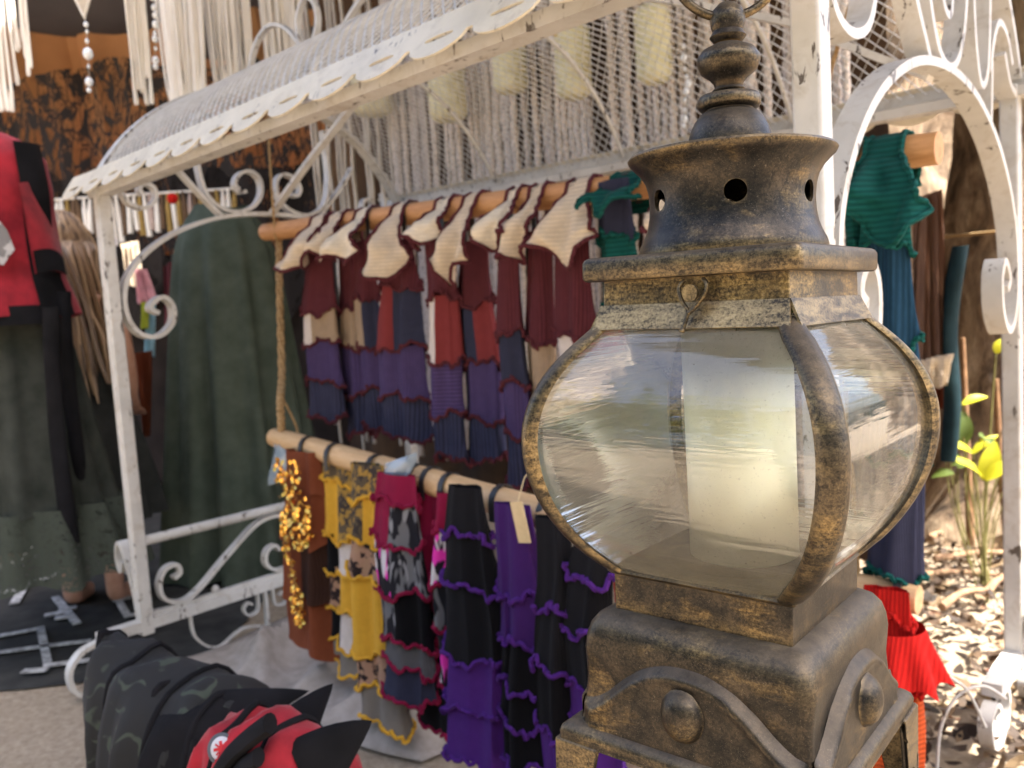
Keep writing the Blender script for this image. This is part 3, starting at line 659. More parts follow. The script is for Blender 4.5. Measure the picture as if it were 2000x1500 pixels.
def sleeve(label, x, y0, y1, wpx, bands, seam, toff=-.035, cuff=None, group=None, seed=0, sway=0, name='knit_sleeve', cat='sleeve', pole_ab=(up_a, up_b), flare=.0, clip=True, dfac=.42, thin=.8):
    """x: photo column of its axis; y0,y1: rows of top and hem; wpx: width in photo pixels; bands: (end fraction, [materials])"""
    rnd = random.Random(seed*13+5)
    t = TP+toff
    if pole_ab[0] is not up_a:
        pa, pb = pole_ab[0]-FL, pole_ab[1]-FL
        for _ in range(8):
            s, _z = frontp(x, y0, t); t = lerp(pa.dot(W), pb.dot(W), (s-pa.dot(U))/(pb.dot(U)-pa.dot(U)))+toff
    s, z0 = frontp(x, y0, t); _, z1 = frontp(x, y1, t); sa, _ = frontp(x-wpx/2, (y0+y1)/2, t); sb, _ = frontp(x+wpx/2, (y0+y1)/2, t)
    wd = abs(sb-sa)*(.80 if pole_ab[0] is up_a else .90); ln = z0-z1
    kk = max(0, min(1, (s-(pole_ab[0]-FL).dot(U))/((pole_ab[1]-pole_ab[0]).dot(U)))); pc = pole_at(*pole_ab, kk); zp = pc.z; pr = .0268
    o = thing(name, label, cat, cart(s, t, zp), ANG, group)
    zt = z0-zp
    p1, p2, p3, p4 = [rnd.uniform(0, 6.28) for _ in range(4)]; sw = wd*sway
    def shell(a, v, u, edge):
        wv = wd/2*lerp(thin, 1.0+flare*v, min(1, v*2.2)); fl = .95+.06*u+.07*max(0, u-.75)*4*edge
        f = 1+.10*sin(3*a+p1+v*2)+.07*sin(5*a+p2-v*3)+.03*sin(8*a+p3)
        rr = wv*fl*f; dd = max(.022, wd/2*dfac)*fl*lerp(.45, 1, min(1, v*2.6))*(1+.30*sin(4*a+p4+v*2)+.16*sin(7*a+p1+v*3))
        dz = ln*.018*sin(2*a+p2+v*9)*u + .006*sin(5*a+p3+v*20)*u
        return Vector((rr*cos(a)+sw*v+.006*sin(v*7+p1), dd*sin(a), zt-ln*v+dz))
    v0 = 0
    for bi, (v1, mats) in enumerate(bands):
        n = 40; nr = max(4, int((v1-v0)*ln/.012)); off = rnd.uniform(0, .5); cnt = len(mats); piece = None
        for q, mt in enumerate(mats):
            # sectors: the face towards the viewer runs from angle pi to 2 pi
            if cnt == 1: a0, a1 = 0, 2*PI
            else:
                k0 = PI+PI*q/cnt if q else PI*.5; k1 = PI+PI*(q+1)/cnt if q < cnt-1 else 2.5*PI
                a0, a1 = k0, k1
            m = max(6, int(n*(a1-a0)/(2*PI))); mb = MB(); rows = []
            for i in range(nr+1):
                u = i/nr; v = lerp(v0, v1, u)
                if v0 > 0: v = max(v, v0)
                rows.append([shell(a0+(a1-a0)*j/m, v-(.012 if (i == 0 and bi) else 0), u, 1) for j in range(m+1 if cnt > 1 else m)])
            mb.grid(rows, cnt == 1); pp = mb.build('patch' if cnt > 1 else ('hem' if bi == len(bands)-1 else 'panel'), K[mt], o, 75)
            if piece is None: piece = pp
        if seam:
            ring = []
            for j in range(96):
                a = 2*PI*j/96; p = shell(a, v1, 1, 1); c = Vector((p.x*1.03, p.y*1.03, p.z)); ring.append(c+Vector((.0022*cos(a*19+p1), .0022*sin(a*17), .0034*sin(a*(9+bi*2+seed%5)+p2)+.002*sin(a*(23+seed%7)))))
            MB().tube(ring, .0042, 5, loop=True).build('serged_seam', seam if not isinstance(seam, str) else K[seam], piece, 0)
        v0 = v1
    if cuff:
        cm, cl, cw0, cw1, pt, sk = cuff[:6]; cl *= rnd.uniform(.72, 1.0); cw1 *= rnd.uniform(.75, .95); cw0 *= .75; sk *= .6; yb = cuff[6] if len(cuff) > 6 else .05
        # a flap folded over the pole
        ty = pc.dot(W)-cart(s, t, 0).dot(W); rows = []; nu, na = 26, 14
        for i in range(nu+1):
            u = i/nu; row = []
            back, over = .18, .34
            for j in range(na+1):
                a = 2*j/na-1
                if u < back: k = u/back; y = pr+.004; z = -yb*(1-k)
                elif u < over: k = (u-back)/(over-back)*PI; y = (pr+.004)*cos(k); z = (pr+.004)*sin(k)
                else: k = (u-over)/(1-over); y = -(pr+.004)-.056*min(1, k*2.0)**.8-.024*sin(4*a+p1+k*2)*k-.020*k*(1-a*a); z = -cl*k*(1-pt*min(1.25, abs(a-sk)**1.3)*.36*k)+.012*sin(a*4+p2)*k*k+.016*nz(a*1.7+p3, k*2+p4, seed)*k
                kk2 = max(0, (u-over)/(1-over)); wv = lerp(cw0*1.05, cw1*1.45, kk2**.7)*wd/2
                row.append(Vector((a*wv+sk*.35*wd*kk2*kk2+.004*sin(u*9+p3)+.010*nz(a*1.5, kk2*3+p1, seed+3)*kk2, ty+y-.012*kk2*sin(PI*(a+1)/2+p4*.2)-.018*(nz(a*1.8+p2, kk2*3.2, seed+9)+.2)*min(1, kk2*3), z)))
            rows.append(row)
        fl = MB().grid(rows).build('folded_cuff', K[cm], o, 75)
        edge = [r[0] for r in rows]+rows[-1][1:]+[r[-1] for r in rows[::-1]][1:]
        edge = [p+Vector((.002*sin(i*2.1), -.001, .0022*sin(i*1.7))) for i, p in enumerate(edge)]
        MB().tube(edge, .0045, 5).build('serged_seam', K['burg'] if seam != K['teal'] else K['teal'], fl, 0)
    if clip:
        ty = pc.dot(W)-cart(s, t, 0).dot(W); xx = rnd.uniform(-.3, .3)*wd
        pts = [(xx, ty-pr-.0025, min(zt, -.01)-.02), (xx, ty-pr-.0025, 0)]+[(xx, ty-(pr+.0025)*cos(a), (pr+.0025)*sin(a)) for a in (.5, 1, 1.57, 2.1, 2.6, 3.14)]+[(xx, ty+pr+.0025, -.03)]
        MB().bar([Vector(p) for p in pts], .013, .0022, X1).build('hanging_loop', CLIP, o, 60)
    return o
G1 = 'patchwork sleeves on the pine pole'
BU = K['burg']
sleeve('patchwork sleeve with white and beige patches beside the rope', 618, 470, 810, 72, [(.40, ['burg']), (.58, ['white', 'beige']), (.80, ['purple']), (1, ['cable'])], BU, -.04, ('cream', .155, .55, 1.15, .5, -.7), G1, 1, -.10)
sleeve('narrow patchwork sleeve with a plain beige patch above violet', 676, 470, 842, 50, [(.36, ['burg']), (.55, ['beige']), (.80, ['purple']), (1, ['cable'])], BU, 0, ('cream', .13, .8, .9, .3, 0), G1, 2)
sleeve('patchwork sleeve with wide ecru cuff and beige beside navy patch', 712, 470, 832, 56, [(.30, ['burg']), (.56, ['beige', 'navy']), (.80, ['purple']), (1, ['cable'])], BU, -.02, ('creamw', .135, .6, 1.35, .1, .1), G1, 3)
sleeve('wide patchwork sleeve with dark red beside navy patch', 770, 470, 848, 96, [(.24, ['burg']), (.545, ['red', 'navy']), (.80, ['purple']), (1, ['cable'])], BU, -.045, ('cream', .155, .35, .95, .4, .25), G1, 4)
sleeve('patchwork sleeve with a slanting white patch and rounded cable hem', 853, 470, 892, 72, [(.26, ['burg']), (.55, ['white', 'red']), (.79, ['purpz']), (1, ['cable'])], BU, -.055, ('creamw', .085, .55, .8, .5, -.3), G1, 5)
sleeve('patchwork sleeve under a rolled cream cuff with navy and red patches', 928, 470, 890, 82, [(.28, ['burg']), (.56, ['navy', 'red']), (.82, ['purple']), (1, ['cable'])], BU, -.02, ('cream', .185, .45, .8, .7, .1), G1, 6)
sleeve('patchwork sleeve with ribbed burgundy top and long navy panel', 990, 450, 940, 58, [(.40, ['burg']), (.60, ['navy']), (.80, ['purple']), (1, ['cable'])], BU, -.055, ('creamw', .115, .5, 1.1, .9, .2), G1, 7)
sleeve('patchwork sleeve with burgundy over beige beside the glass', 1050, 450, 950, 62, [(.42, ['burg']), (.62, ['beige']), (.82, ['purple']), (1, ['cable'])], BU, -.03, ('cream', .14, .6, .9, .5, -.2), G1, 8)
sleeve('patchwork sleeve with biggest cream cuff next to the teal ruffle', 1120, 440, 950, 92, [(.40, ['burg']), (.62, ['white', 'red']), (.82, ['purple']), (1, ['cable'])], BU, -.055, ('cream', .155, .7, 1.25, .7, .3), G1, 9)
sleeve('dark navy sleeve with wavy teal edges on the pine pole', 1205, 350, 900, 92, [(.20, ['navy']), (.45, ['teal']), (.75, ['blue']), (1, ['navy'])], K['teal'], -.055, ('teal', .06, .9, 1.0, .4, 0), None, 10, 0, clip=True)
sleeve('patchwork sleeve with dark red panels hidden behind lantern', 1330, 430, 960, 90, [(.40, ['burg']), (.62, ['red', 'navy']), (.82, ['purple']), (1, ['cable'])], BU, -.04, ('cream', .15, .7, 1.1, .7, .3), None, 11)
sleeve('teal and petrol blue knitted sleeve at cut end of pine pole', 1735, 325, 1120, 130, [(.19, ['teal']), (.42, ['blue']), (.70, ['blue']), (1, ['navy'])], K['teal'], -.02, ('teal', .14, .8, 1.35, .8, .5), None, 12, .02, clip=False)
sleeve('narrow teal knitted sleeve next to the white iron post', 1672, 340, 1000, 60, [(.22, ['teal']), (.60, ['blue']), (1, ['navy'])], K['teal'], .0, ('teal', .10, .8, 1.1, .3, 0, .02), None, 13)

LP = (lo_a, lo_b); TPO = (th_a, th_b); PU = K['violet']; MU = K['mustard']; CR = K['crimson']
sq_o = sleeve('rust brown sleeve covered in gold sequins on the pale pole', 592, 880, 1250, 96, [(.20, ['rust']), (.45, ['rust', 'rust']), (.75, ['rust', 'brown']), (1, ['rust'])], None, -.03, None, None, 21, -.02, 'sequinned_sleeve', 'sleeve', LP, thin=.7)
sleeve('mustard sleeve with brown chevron top and spotted panels', 668, 900, 1290, 84, [(.10, ['chev']), (.36, ['mustard', 'chev']), (.52, ['black', 'white']), (.72, ['dots', 'mustard']), (.88, ['black', 'white']), (1, ['taupe'])], MU, -.0, None, None, 22, .0, 'knit_sleeve', 'sleeve', LP)
sleeve('mustard sleeve with one long plain yellow panel and spotted hem', 712, 905, 1390, 84, [(.14, ['chev']), (.30, ['chev', 'mustard']), (.42, ['dots']), (.72, ['mustard']), (.86, ['dots', 'dots']), (1, ['taupe'])], MU, -.06, None, None, 23, .04, 'knit_sleeve', 'sleeve', LP)
sleeve('black grey and hot pink sleeve with braided black hem', 775, 925, 1345, 98, [(.12, ['crimson']), (.30, ['crimson', 'ikat']), (.52, ['pink', 'ikat']), (.74, ['ikat', 'black']), (.85, ['grey']), (1, ['navy'])], CR, -.055, None, None, 24, -.02, 'knit_sleeve', 'sleeve', LP)
sleeve('crimson sleeve with black lower panels beside the pink one', 830, 930, 1400, 80, [(.35, ['crimson']), (.52, ['black', 'crimson']), (.74, ['black']), (1, ['black2'])], CR, -.01, None, None, 25, .0, 'knit_sleeve', 'sleeve', LP)
sleeve('narrow pink and white flecked sleeve behind the black one', 868, 960, 1330, 56, [(.20, ['crimson']), (.45, ['pink']), (.70, ['ikat']), (1, ['pink'])], CR, -.03, None, None, 26, .0, 'knit_sleeve', 'sleeve', LP)
sleeve('black sleeve ending in two wide bright purple panels', 915, 950, 1475, 122, [(.17, ['black2']), (.345, ['black2', 'black']), (.595, ['black2', 'black']), (.80, ['violet', 'violet']), (1, ['violet', 'violet'])], PU, -.065, None, None, 27, -.06, 'knit_sleeve', 'sleeve', LP, .12, thin=.55)
sleeve('deep purple sleeve with black lower half under a paper tag', 1005, 985, 1475, 92, [(.34, ['violetd', 'violetd']), (.52, ['violetd']), (.70, ['black']), (.84, ['black']), (1, ['black'])], PU, -.055, None, None, 28, .0, 'knit_sleeve', 'sleeve', LP)
sleeve('black sleeve with purple seams next to the lantern glass', 1072, 1010, 1530, 78, [(.32, ['black2']), (.54, ['black2']), (.76, ['black']), (1, ['violet'])], PU, -.075, None, None, 29, .0, 'knit_sleeve', 'sleeve', LP)
sleeve('black sleeve with frilled purple collar next to brass base', 1150, 1070, 1500, 104, [(.12, ['black2']), (.36, ['black2', 'black']), (.62, ['black2', 'black']), (.80, ['violet', 'black']), (1, ['violet'])], PU, -.065, None, None, 30, .0, 'knit_sleeve', 'sleeve', LP)
sleeve('scarlet sleeve peeping out behind the brass base', 1240, 1060, 1500, 110, [(.4, ['scarlet']), (.7, ['teal', 'scarlet']), (1, ['orange'])], K['scarlet'], -.02, None, None, 31, .0, 'knit_sleeve', 'sleeve', TPO)
sleeve('flounced scarlet sleeve with orange crochet below at cut pole end', 1742, 1150, 1580, 120, [(.14, ['scarlet']), (.42, ['scarlet']), (1, ['orange'])], K['scarlet'], -.05, None, None, 32, .0, 'knit_sleeve', 'sleeve', TPO)
sleeve('orange crochet sleeve hanging behind the lantern foot', 1480, 1120, 1560, 120, [(.4, ['scarlet']), (1, ['orange'])], K['scarlet'], -.03, None, None, 33, .0, 'knit_sleeve', 'sleeve', TPO)
# frilled scarlet flounce
fo = [o for o in bpy.data.objects if o.get('label', '').startswith('flounced')][0]
rows = []
for i in range(10):
    u = i/9; rows.append([Vector(((.046+.030*u)*cos(a)*(1+.13*u*sin(9*a)), (.046+.034*u)*sin(a)*(1+.13*u*sin(9*a)), -.030-.080*u+.008*u*sin(9*a+2))) for a in [2*PI*j/72 for j in range(72)]])
MB().grid(rows, True).build('flounce', K['scarlet'], fo, 75)
# sequins on the rust sleeve
GOLD = plain('gold_sequin', (.95, .58, .14), (.80, .40, .06), 90, .22, 1.0, 0)
rnd = random.Random(4); mb = MB(); SQ = .8
for (cx, cz, rx, rz, cnt) in ((-.03, -.06, .03, .05, 60), (.035, -.15, .045, .075, 170), (-.035, -.20, .02, .06, 70), (.0, -.36, .028, .055, 110), (.035, -.04, .02, .03, 25), (-.01, -.28, .02, .03, 30)):
    for _ in range(cnt):
        a = rnd.uniform(0, 2*PI); q = rnd.random()**.5; x = .85*cx+rx*q*cos(a); z = cz+rz*q*sin(a)
        y = -.046-.004*cos(x*40)-rnd.uniform(0, .005); nn = Vector((rnd.gauss(0, .35), -1, rnd.gauss(.15, .35))).normalized(); e1 = nn.cross(Vector((0, 0, 1))).normalized(); e2 = nn.cross(e1); r = .0052
        mb.add([Vector((x, y, z))+e1*r*cos(k*PI/4)+e2*r*sin(k*PI/4) for k in range(8)], [tuple(range(8))])
mb.build('sequins', GOLD, sq_o, 0, kind='stuff')
# clear packets and a paper tag hung on the pale pole
PLAST = bpy.data.materials.new('clear_plastic'); PLAST.use_nodes = True; b = PLAST.node_tree.nodes['Principled BSDF']
b.inputs['Base Color'].default_value = (.40, .50, .60, 1); b.inputs['Roughness'].default_value = .10; b.inputs['Alpha'].default_value = .5; b.inputs['Specular IOR Level'].default_value = .9
def packet(label, quad, toff):
    q = []
    for x, y in quad: s, z = frontp(x, y, TP+toff); q.append(Vector((s, toff+TP, z)))
    mb = MB(); rows = []
    for i in range(7):
        rows.append([q[0].lerp(q[1], j/6).lerp(q[3].lerp(q[2], j/6), i/6)+Vector((0, -.010*sin(PI*i/6)*sin(PI*j/6)+.004*sin(j*2+i), 0)) for j in range(7)])
    mb.grid(rows); mb.grid([[p+Vector((0, .006, 0)) for p in r] for r in rows])
    o = tag(mb.build('clear_packet', PLAST, None, 60), label, 'packet'); o.location = FL; o.rotation_euler = (0, 0, ANG)
packet('crumpled clear plastic packet on the free end of pale pole', [(535, 866), (574, 862), (566, 935), (524, 948)], .27-.035-TP)
packet('crumpled clear plastic packet between chevron top and crimson sleeve', [(752, 905), (812, 884), (798, 930), (738, 955)], .11-TP)
TT = .02; s, z = frontp(1008, 980, TT); s2, z2 = frontp(1008, 1060, TT); tg = MB()
tg.box((0, 0, (z2-z)/2), (.0125, .0008, (z-z2)/2)); tg.tube([(0, .004, 0), (0, .03, .03), (0, .06, .045)], .0008, 5)
o = tag(tg.build('price_tag', plain('kraft_card', (.68, .52, .30), (.60, .45, .25), 60, .8, 0, 0), None, 30), 'blank kraft paper tag hanging on the deep purple sleeve', 'tag'); o.location = cart(s, TT, z); o.rotation_euler = (R(4), R(-8), ANG)

# ================================================================== CORD CURTAIN BEHIND
def cord_mat(name, a, b_, dark):
    m, n, l, b = nodes_of(name); co = coords(n, l, (1, 1, 1)); f = noise_n(n, l, co, 130, 3, .7); g = noise_n(n, l, coords(n, l, (1, 1, .1)), 9, 3)
    c = mixc(n, l, ramp(n, l, f, [(.38, (1, 1, 1)), (.47, (0, 0, 0))]), ramp(n, l, g, [(.35, b_), (.65, a)]), dark)
    l.new(c, b.inputs['Base Color']); b.inputs['Roughness'].default_value = .9; bump_n(n, l, b, f, .6, .004); return m
CORD = [cord_mat('braided_cord', (.80, .70, .62), (.66, .57, .49), (.26, .21, .18)), cord_mat('grey_braided_cord', (.62, .55, .50), (.50, .43, .39), (.15, .12, .11)), plain('plain_cotton_cord', (.70, .64, .56), (.58, .52, .44), 50, .9, 0, .3, .003, (1, 1, .1))]
TC = 1.32; cc = thing('cord_curtain', 'curtain of braided beige cords hanging behind the iron arbour', 'curtain', cart(0, TC, 0), ANG)
MB().tube([(-.95, 0, 2.42), (1.42, 0, 2.42)], .014, 10).build('curtain_rod', PLANK, cc)
def cord_mesh(nm, mt, r, knots):
    rows = []; n = 7; m = 150; rn = random.Random(len(nm))
    for i in range(m+1):
        k = i/m; rr = r*(1+(.11*sin(i*1.35) if knots else .05*sin(i*.5))); sh = .002*sin(i*.35)
        rows.append([(rr*cos(2*PI*j/n+i*.25)+sh, rr*.75*sin(2*PI*j/n+i*.25), -2.1*k) for j in range(n)])
    mb = MB(); mb.grid(rows, True, True); me = bpy.data.meshes.new(nm); me.from_pydata(mb.v, [], mb.f); me.update(); me.materials.append(mt)
    me.polygons.foreach_set('use_smooth', [True]*len(me.polygons)); return me
CMSH = [cord_mesh('braided', CORD[0], .0145, True), cord_mesh('braided_grey', CORD[1], .0130, True), cord_mesh('plain', CORD[2], .0075, False)]
rnd = random.Random(11); s = -.93
while s < 1.36:
    me = CMSH[2] if s < -.40 else (CMSH[1] if rnd.random() < .28 else CMSH[0])
    if s < -.40 and rnd.random() < .12: s += .03
    if abs(s-.63) < .02 or abs(s-1.02) < .015: s += .04
    o = link('cord', me, None, cc, 0, (s, rnd.uniform(-.02, .02), 2.42)); o.scale = (rnd.uniform(.85, 1.15), 1, rnd.uniform(.90, 1.0)); o.rotation_euler = (0, 0, rnd.uniform(0, 3))
    s += .0285*rnd.uniform(.80, 1.15) if rnd.random() > .09 else .062
bd = MB(); rows = [[(lerp(-1.1, 1.40, i/60), .20+.03*sin(i*.8), z) for i in range(61)] for z in (2.45, 1.8, 1.0, .1)]; bd.grid(rows)
o = tag(bd.build('backing_cloth', plain('brown_backing', (.13, .075, .04), (.05, .035, .028), 3, .9, 0, .2)), 'dark brown cloth hanging behind the cord curtain', 'cloth'); o.location = cart(0, TC, 0); o.rotation_euler = (0, 0, ANG)
# quilted cream cylinders hanging before the cords
QU = plain('cream_quilting', (.74, .68, .44), (.62, .56, .33), 25, .8, 0, .1)
def cylinder(x, y0, y1, wpx, label, grp=None):
    t = TC-.10; s, z0 = frontp(x, y0, t); _, z1 = frontp(x, y1, t); sa, _ = frontp(x-wpx/2, y1, t); r = (s-sa)*.8; h = z0-z1
    o = thing('quilted_cylinder', label, 'hanging ornament', cart(s, t, z1), ANG, grp); rows = []; n = 48; m = 36
    for i in range(m+1):
        k = i/m; e = min(1, min(k, 1-k)*9); row = []
        for j in range(n):
            a = 2*PI*j/n; q = abs(sin(a*4+k*h*45))*abs(sin(a*4-k*h*45)); rr = r*(.55+.45*e**.5)*(.93+.09*q**.5); row.append((rr*cos(a), rr*sin(a), k*h))
        rows.append(row)
    MB().grid(rows, True, True).build('quilted_body', QU, o, 60); MB().tube([(0, 0, h-.005), (0, 0, 2.40-z1)], .0015, 5).build('cord', CORD[2], o)
GQ = 'cream cylinders before the cord curtain'
for x, y0, y1, wx, lb in ((722, 120, 228, 48, 'short cream quilted cylinder hanging closest to the orange curtain'), (868, 95, 240, 46, 'long cream quilted cylinder between two roof ribs by the wide eave trim'), (992, 70, 184, 48, 'cream quilted cylinder hanging high above the dark gap in the cords'), (1115, 45, 195, 54, 'cream quilted cylinder with yellow tuft hanging by a roof rib'), (1272, 10, 165, 60, 'widest cream quilted cylinder hanging beside the glass bead string')):
    cylinder(x, y0, y1, wx, lb, GQ)
s, z = frontp(1092, 66, TC-.13); MB_ = MB()
for k in range(14):
    a = random.uniform(0, 6.28); e = random.uniform(-.5, .9); MB_.tube([(0, 0, 0), (.03*cos(a)*cos(e), .03*sin(a)*cos(e), .03*sin(e))], [.005, .002], 5)
o = tag(MB_.build('tuft', plain('yellow_felt', (.70, .42, .03)), None, 60), 'small yellow felt tuft beside a cream quilted cylinder', 'tuft'); o.location = cart(s, TC-.13, z)
# clear bead string
GB = plain('clear_bead', (.85, .87, .88), (.75, .78, .8), 20, .08, 0, 0)
def beads(label, pts, Y=None, t=None, rs=None):
    P = [at_y(x, y, Y) if Y else cart(*((lambda q: (q[0], t, q[1]))(frontp(x, y, t)))) for x, y, *_ in pts]
    o = thing('bead_string', label, 'beads', P[-1]); 
    for (x, y, r), p in zip(pts, P):
        mb = MB(); q = p-P[-1]; mb.lathe([(r*sin(PI*i/8)+.0003, r*1.25*cos(PI*i/8)) for i in range(9)], 12); b_ = mb.build('bead', GB, o, 60); b_.location = q
    MB().tube([P[i]-P[-1] for i in range(len(P))]+[], .0006, 4).build('thread', CORD[2], o)
beads('string of small clear beads hanging before the cord curtain', [(1335, 90, .006), (1336, 112, .009), (1338, 135, .005), (1341, 150, .006), (1344, 163, .010), (1341, 178, .008), (1338, 195, .005), (1338, 215, .006), (1337, 232, .010), (1336, 246, .006)], t=TC-.10)

# ================================================================== MACRAME AT THE TOP
COT = plain('white_cotton', (.88, .84, .76), (.76, .70, .62), 60, .9, 0, .4, .003, (1, 1, .12))
def macrame(label, x, y, wpx, Y, ztop=2.45, n=9, uneven=.06, loops=0, seed=0, grp=None):
    rn = random.Random(seed+40); p = at_y(x, y, Y); wd = wpx/F*Y; o = thing('macrame_fringe', label, 'macrame', p, 0, grp)
    MB().tube([(-wd*.6, 0, ztop-p.z), (wd*.6, 0, ztop-p.z)], .006, 8).build('rod', PLANK, o)
    for i in range(n):
        a = (i/(n-1)-.5)*wd if n > 1 else 0; ln_ = rn.uniform(0, uneven); r = rn.uniform(.0040, .0062)*min(1.3, max(.8, wd/n/.009)); dy = rn.uniform(-.012, .012)
        pts = [(a, dy, ztop-p.z)]+[(a*lerp(1, .72, k)+rn.uniform(-.003, .003), dy, lerp(ztop-p.z, ln_, k)) for k in (.3, .55, .8, .92)]+[(a*.7, dy, ln_)]
        c = crom(pts, 4); MB().tube(c, [r]*(len(c)-4)+[r*1.15, r*1.3, r*1.45, r*1.2], 7).build('cord', COT, o, 60)
    for q in range(loops):
        c0 = (q-.5)*wd*.7; pts = crom([(c0-.03, .012, .5), (c0-.022, .012, .12), (c0+.0, .012, .02), (c0+.03, .012, .10), (c0+.035, .012, .5)], 6); MB().tube(pts, .0035, 6).build('cord_loop', COT, o, 60)
macrame('long white macrame tassel beside the red vest, hanging lowest', 6, 225, 46, 2.35, n=8, seed=1)
macrame('layered white macrame tassel ending in two points above red vest', 52, 178, 44, 2.4, n=8, uneven=.16, seed=2)
macrame('white macrame tassel beside the grey bead chain', 284, 208, 40, 2.6, n=8, uneven=.10, seed=3)
macrame('wide white macrame fringe of long loose cords over the mesh roof', 372, 215, 92, 2.9, n=15, uneven=.05, loops=2, seed=4)
macrame('white macrame fringe with crossing cords beside the crest scrolls', 448, 190, 52, 2.95, n=9, uneven=.05, loops=1, seed=5)
macrame('narrow white macrame fringe behind the crest scroll loop', 487, 170, 34, 3.0, n=6, seed=6)
macrame('wide macrame fringe of thin cords behind the mesh roof', 560, 190, 84, 3.05, n=16, uneven=.10, seed=7)
# pointed pennant with a drop of beads
p = at_y(165, 32, 2.35); o = thing('pennant', 'cream pointed pennant with a shiny bead drop', 'pennant', p)
mb = MB(); mb.add([(0, 0, 0), (-.17, 0, .42), (.17, 0, .42), (0, .006, 0), (-.17, .006, .42), (.17, .006, .42)], [(0, 1, 2), (5, 4, 3), (0, 3, 4, 1), (1, 4, 5, 2), (2, 5, 3, 0)]); mb.build('cloth', plain('oatmeal_cloth', (.60, .52, .42), (.5, .43, .34), 60, .9), o, 0)
MB().tube([(-.172, -.001, .42), (0, -.001, -.004), (.172, -.001, .42)], .006, 8).build('edge_cord', COT, o, 60)
beads('drop of faceted clear beads under the cream pennant', [(166, 36, .002), (168, 48, .006), (170, 62, .004), (170, 80, .005), (172, 105, .013), (173, 130, .004), (174, 160, .010), (174, 176, .006)], 2.35)
beads('grey bead chain beside a white macrame tassel', [(298, -5, .008), (301, 15, .008), (303, 30, .008), (304, 48, .010), (303, 65, .006), (303, 76, .009), (304, 95, .005), (304, 118, .010), (304, 130, .008)], 2.58)

# ================================================================== CLOTHES ON STANDS AND THE SHOPPER
STEEL = plain('black_steel', (.03, .03, .032), None, 30, .4, .6, 0)
def stand(label, x, y, h, r=.16, base=.14):
    o = thing('dress_form', label, 'dress form', (x, y, 0)); MB().lathe([(base, 0), (base, .012), (base*.9, .018), (.018, .024), (.012, .05), (.012, h-.5)], 24).build('pole_stand', STEEL, o, 40)
    prof = [(.10, h-.62), (.150, h-.56), (.148, h-.45), (.115, h-.32), (.128, h-.20), (.145, h-.12), (.125, h-.05), (.06, h-.012), (.045, h+.03), (.040, h+.06), (.001, h+.065)]
    rows = [[(rr*.84*cos(2*PI*k/28), rr*.62*sin(2*PI*k/28), z) for k in range(28)] for rr, z in prof]
    MB().grid(rows, True, True).build('torso', plain('form_fabric', (.12, .10, .09)), o, 60); return o
def drape(name, label, cat, c, prof, mat, folds=11, amp=.10, seed=0, ax=1.0, ay=.75, n=110, rz=0, a0=0, a1=2*PI):
    rn = random.Random(seed); ph = [rn.uniform(0, 6.28) for _ in range(4)]; rows = []; zt, zb = prof[0][1], prof[-1][1]
    rows_n = 34
    for i in range(rows_n+1):
        z = lerp(zt, zb, i/rows_n); r = interp(sorted([(zz_, rr) for rr, zz_ in prof]), z); k = i/rows_n
        row = []
        for j in range(n):
            a = a0+(a1-a0)*j/(n if a1-a0 > 6.2 else n-1); f = 1+amp*k**.6*(.6*sin(folds*a+ph[0])+.4*sin((folds*.55)//1*a+ph[1])+.25*sin((folds*1.7)//1*a+ph[2]+k*2))
            row.append((r*ax*f*cos(a), r*ay*f*sin(a), z+.006*sin(5*a+ph[3])*k))
        rows.append(row)
    mb = MB(); mb.grid(rows, a1-a0 > 6.2); mb.grid([[(x*.975, y*.975, z) for x, y, z in r] for r in rows], a1-a0 > 6.2)
    o = tag(mb.build(name, mat, None, 70), label, cat); o.location = c; o.rotation_euler = (0, 0, rz); return o
GREEN = plain('dark_green_wool', (.078, .094, .070), (.052, .066, .047), 14, .95, 0, .3, .003)
stand('headless dress form wearing the long green cloak', -.985, 3.02, 1.22)
drape('cloak', 'long dark green wool cloak on a dress form behind the arbour', 'cloak', (-.985, 3.02, 0), [(.105, 1.300), (.125, 1.262), (.150, 1.225), (.172, 1.16), (.192, 1.02), (.212, .80), (.238, .50), (.262, .25), (.282, .02)], GREEN, 12, .20, 3, 1.0, .8)
cl = MB(); rows = [[((.075+.045*u)*1.2*cos(a), (.075+.045*u)*.9*sin(a), 1.315-.075*u+.01*sin(2*a)) for a in [2*PI*j/40 for j in range(40)]] for u in [i/6 for i in range(7)]]
cl.grid(rows, True); ck = bpy.data.objects['cloak']; cl.build('folded_hood', GREEN, ck, 70)
# red vest over a dark green skirt
VX, VY = -1.415, 2.34
hg = thing('clothes_hanger', 'wooden hanger on a cord above the red vest', 'hanger', (VX, VY, 1.40))
MB().tube(crom([(-.17, 0, -.02), (-.09, 0, .035), (0, 0, .06), (.09, 0, .035), (.17, 0, -.02)], 6), .010, 8).build('hanger_arm', PLANK, hg, 60)
MB().tube([(0, 0, .06), (0, 0, 1.28)], .0018, 6).build('hanger_cord', STEEL, hg, 60)
def vest_mat():
    m, n, l, b = nodes_of('red_velvet'); co = coords(n, l); f = noise_n(n, l, co, 16, 5, .6)
    l.new(ramp(n, l, f, [(.3, (.17, .012, .02)), (.68, (.36, .022, .035))]), b.inputs['Base Color']); b.inputs['Roughness'].default_value = .8
    b.inputs['Specular IOR Level'].default_value = .1; bump_n(n, l, b, f, .3, .01); return m
VEL = vest_mat(); BLK = plain('black_cloth', (.011, .0105, .0125), (.006, .006, .007), 14, .95, 0, .3, .003)
VEL.node_tree.nodes['Principled BSDF'].inputs['Sheen Weight'].default_value = .12
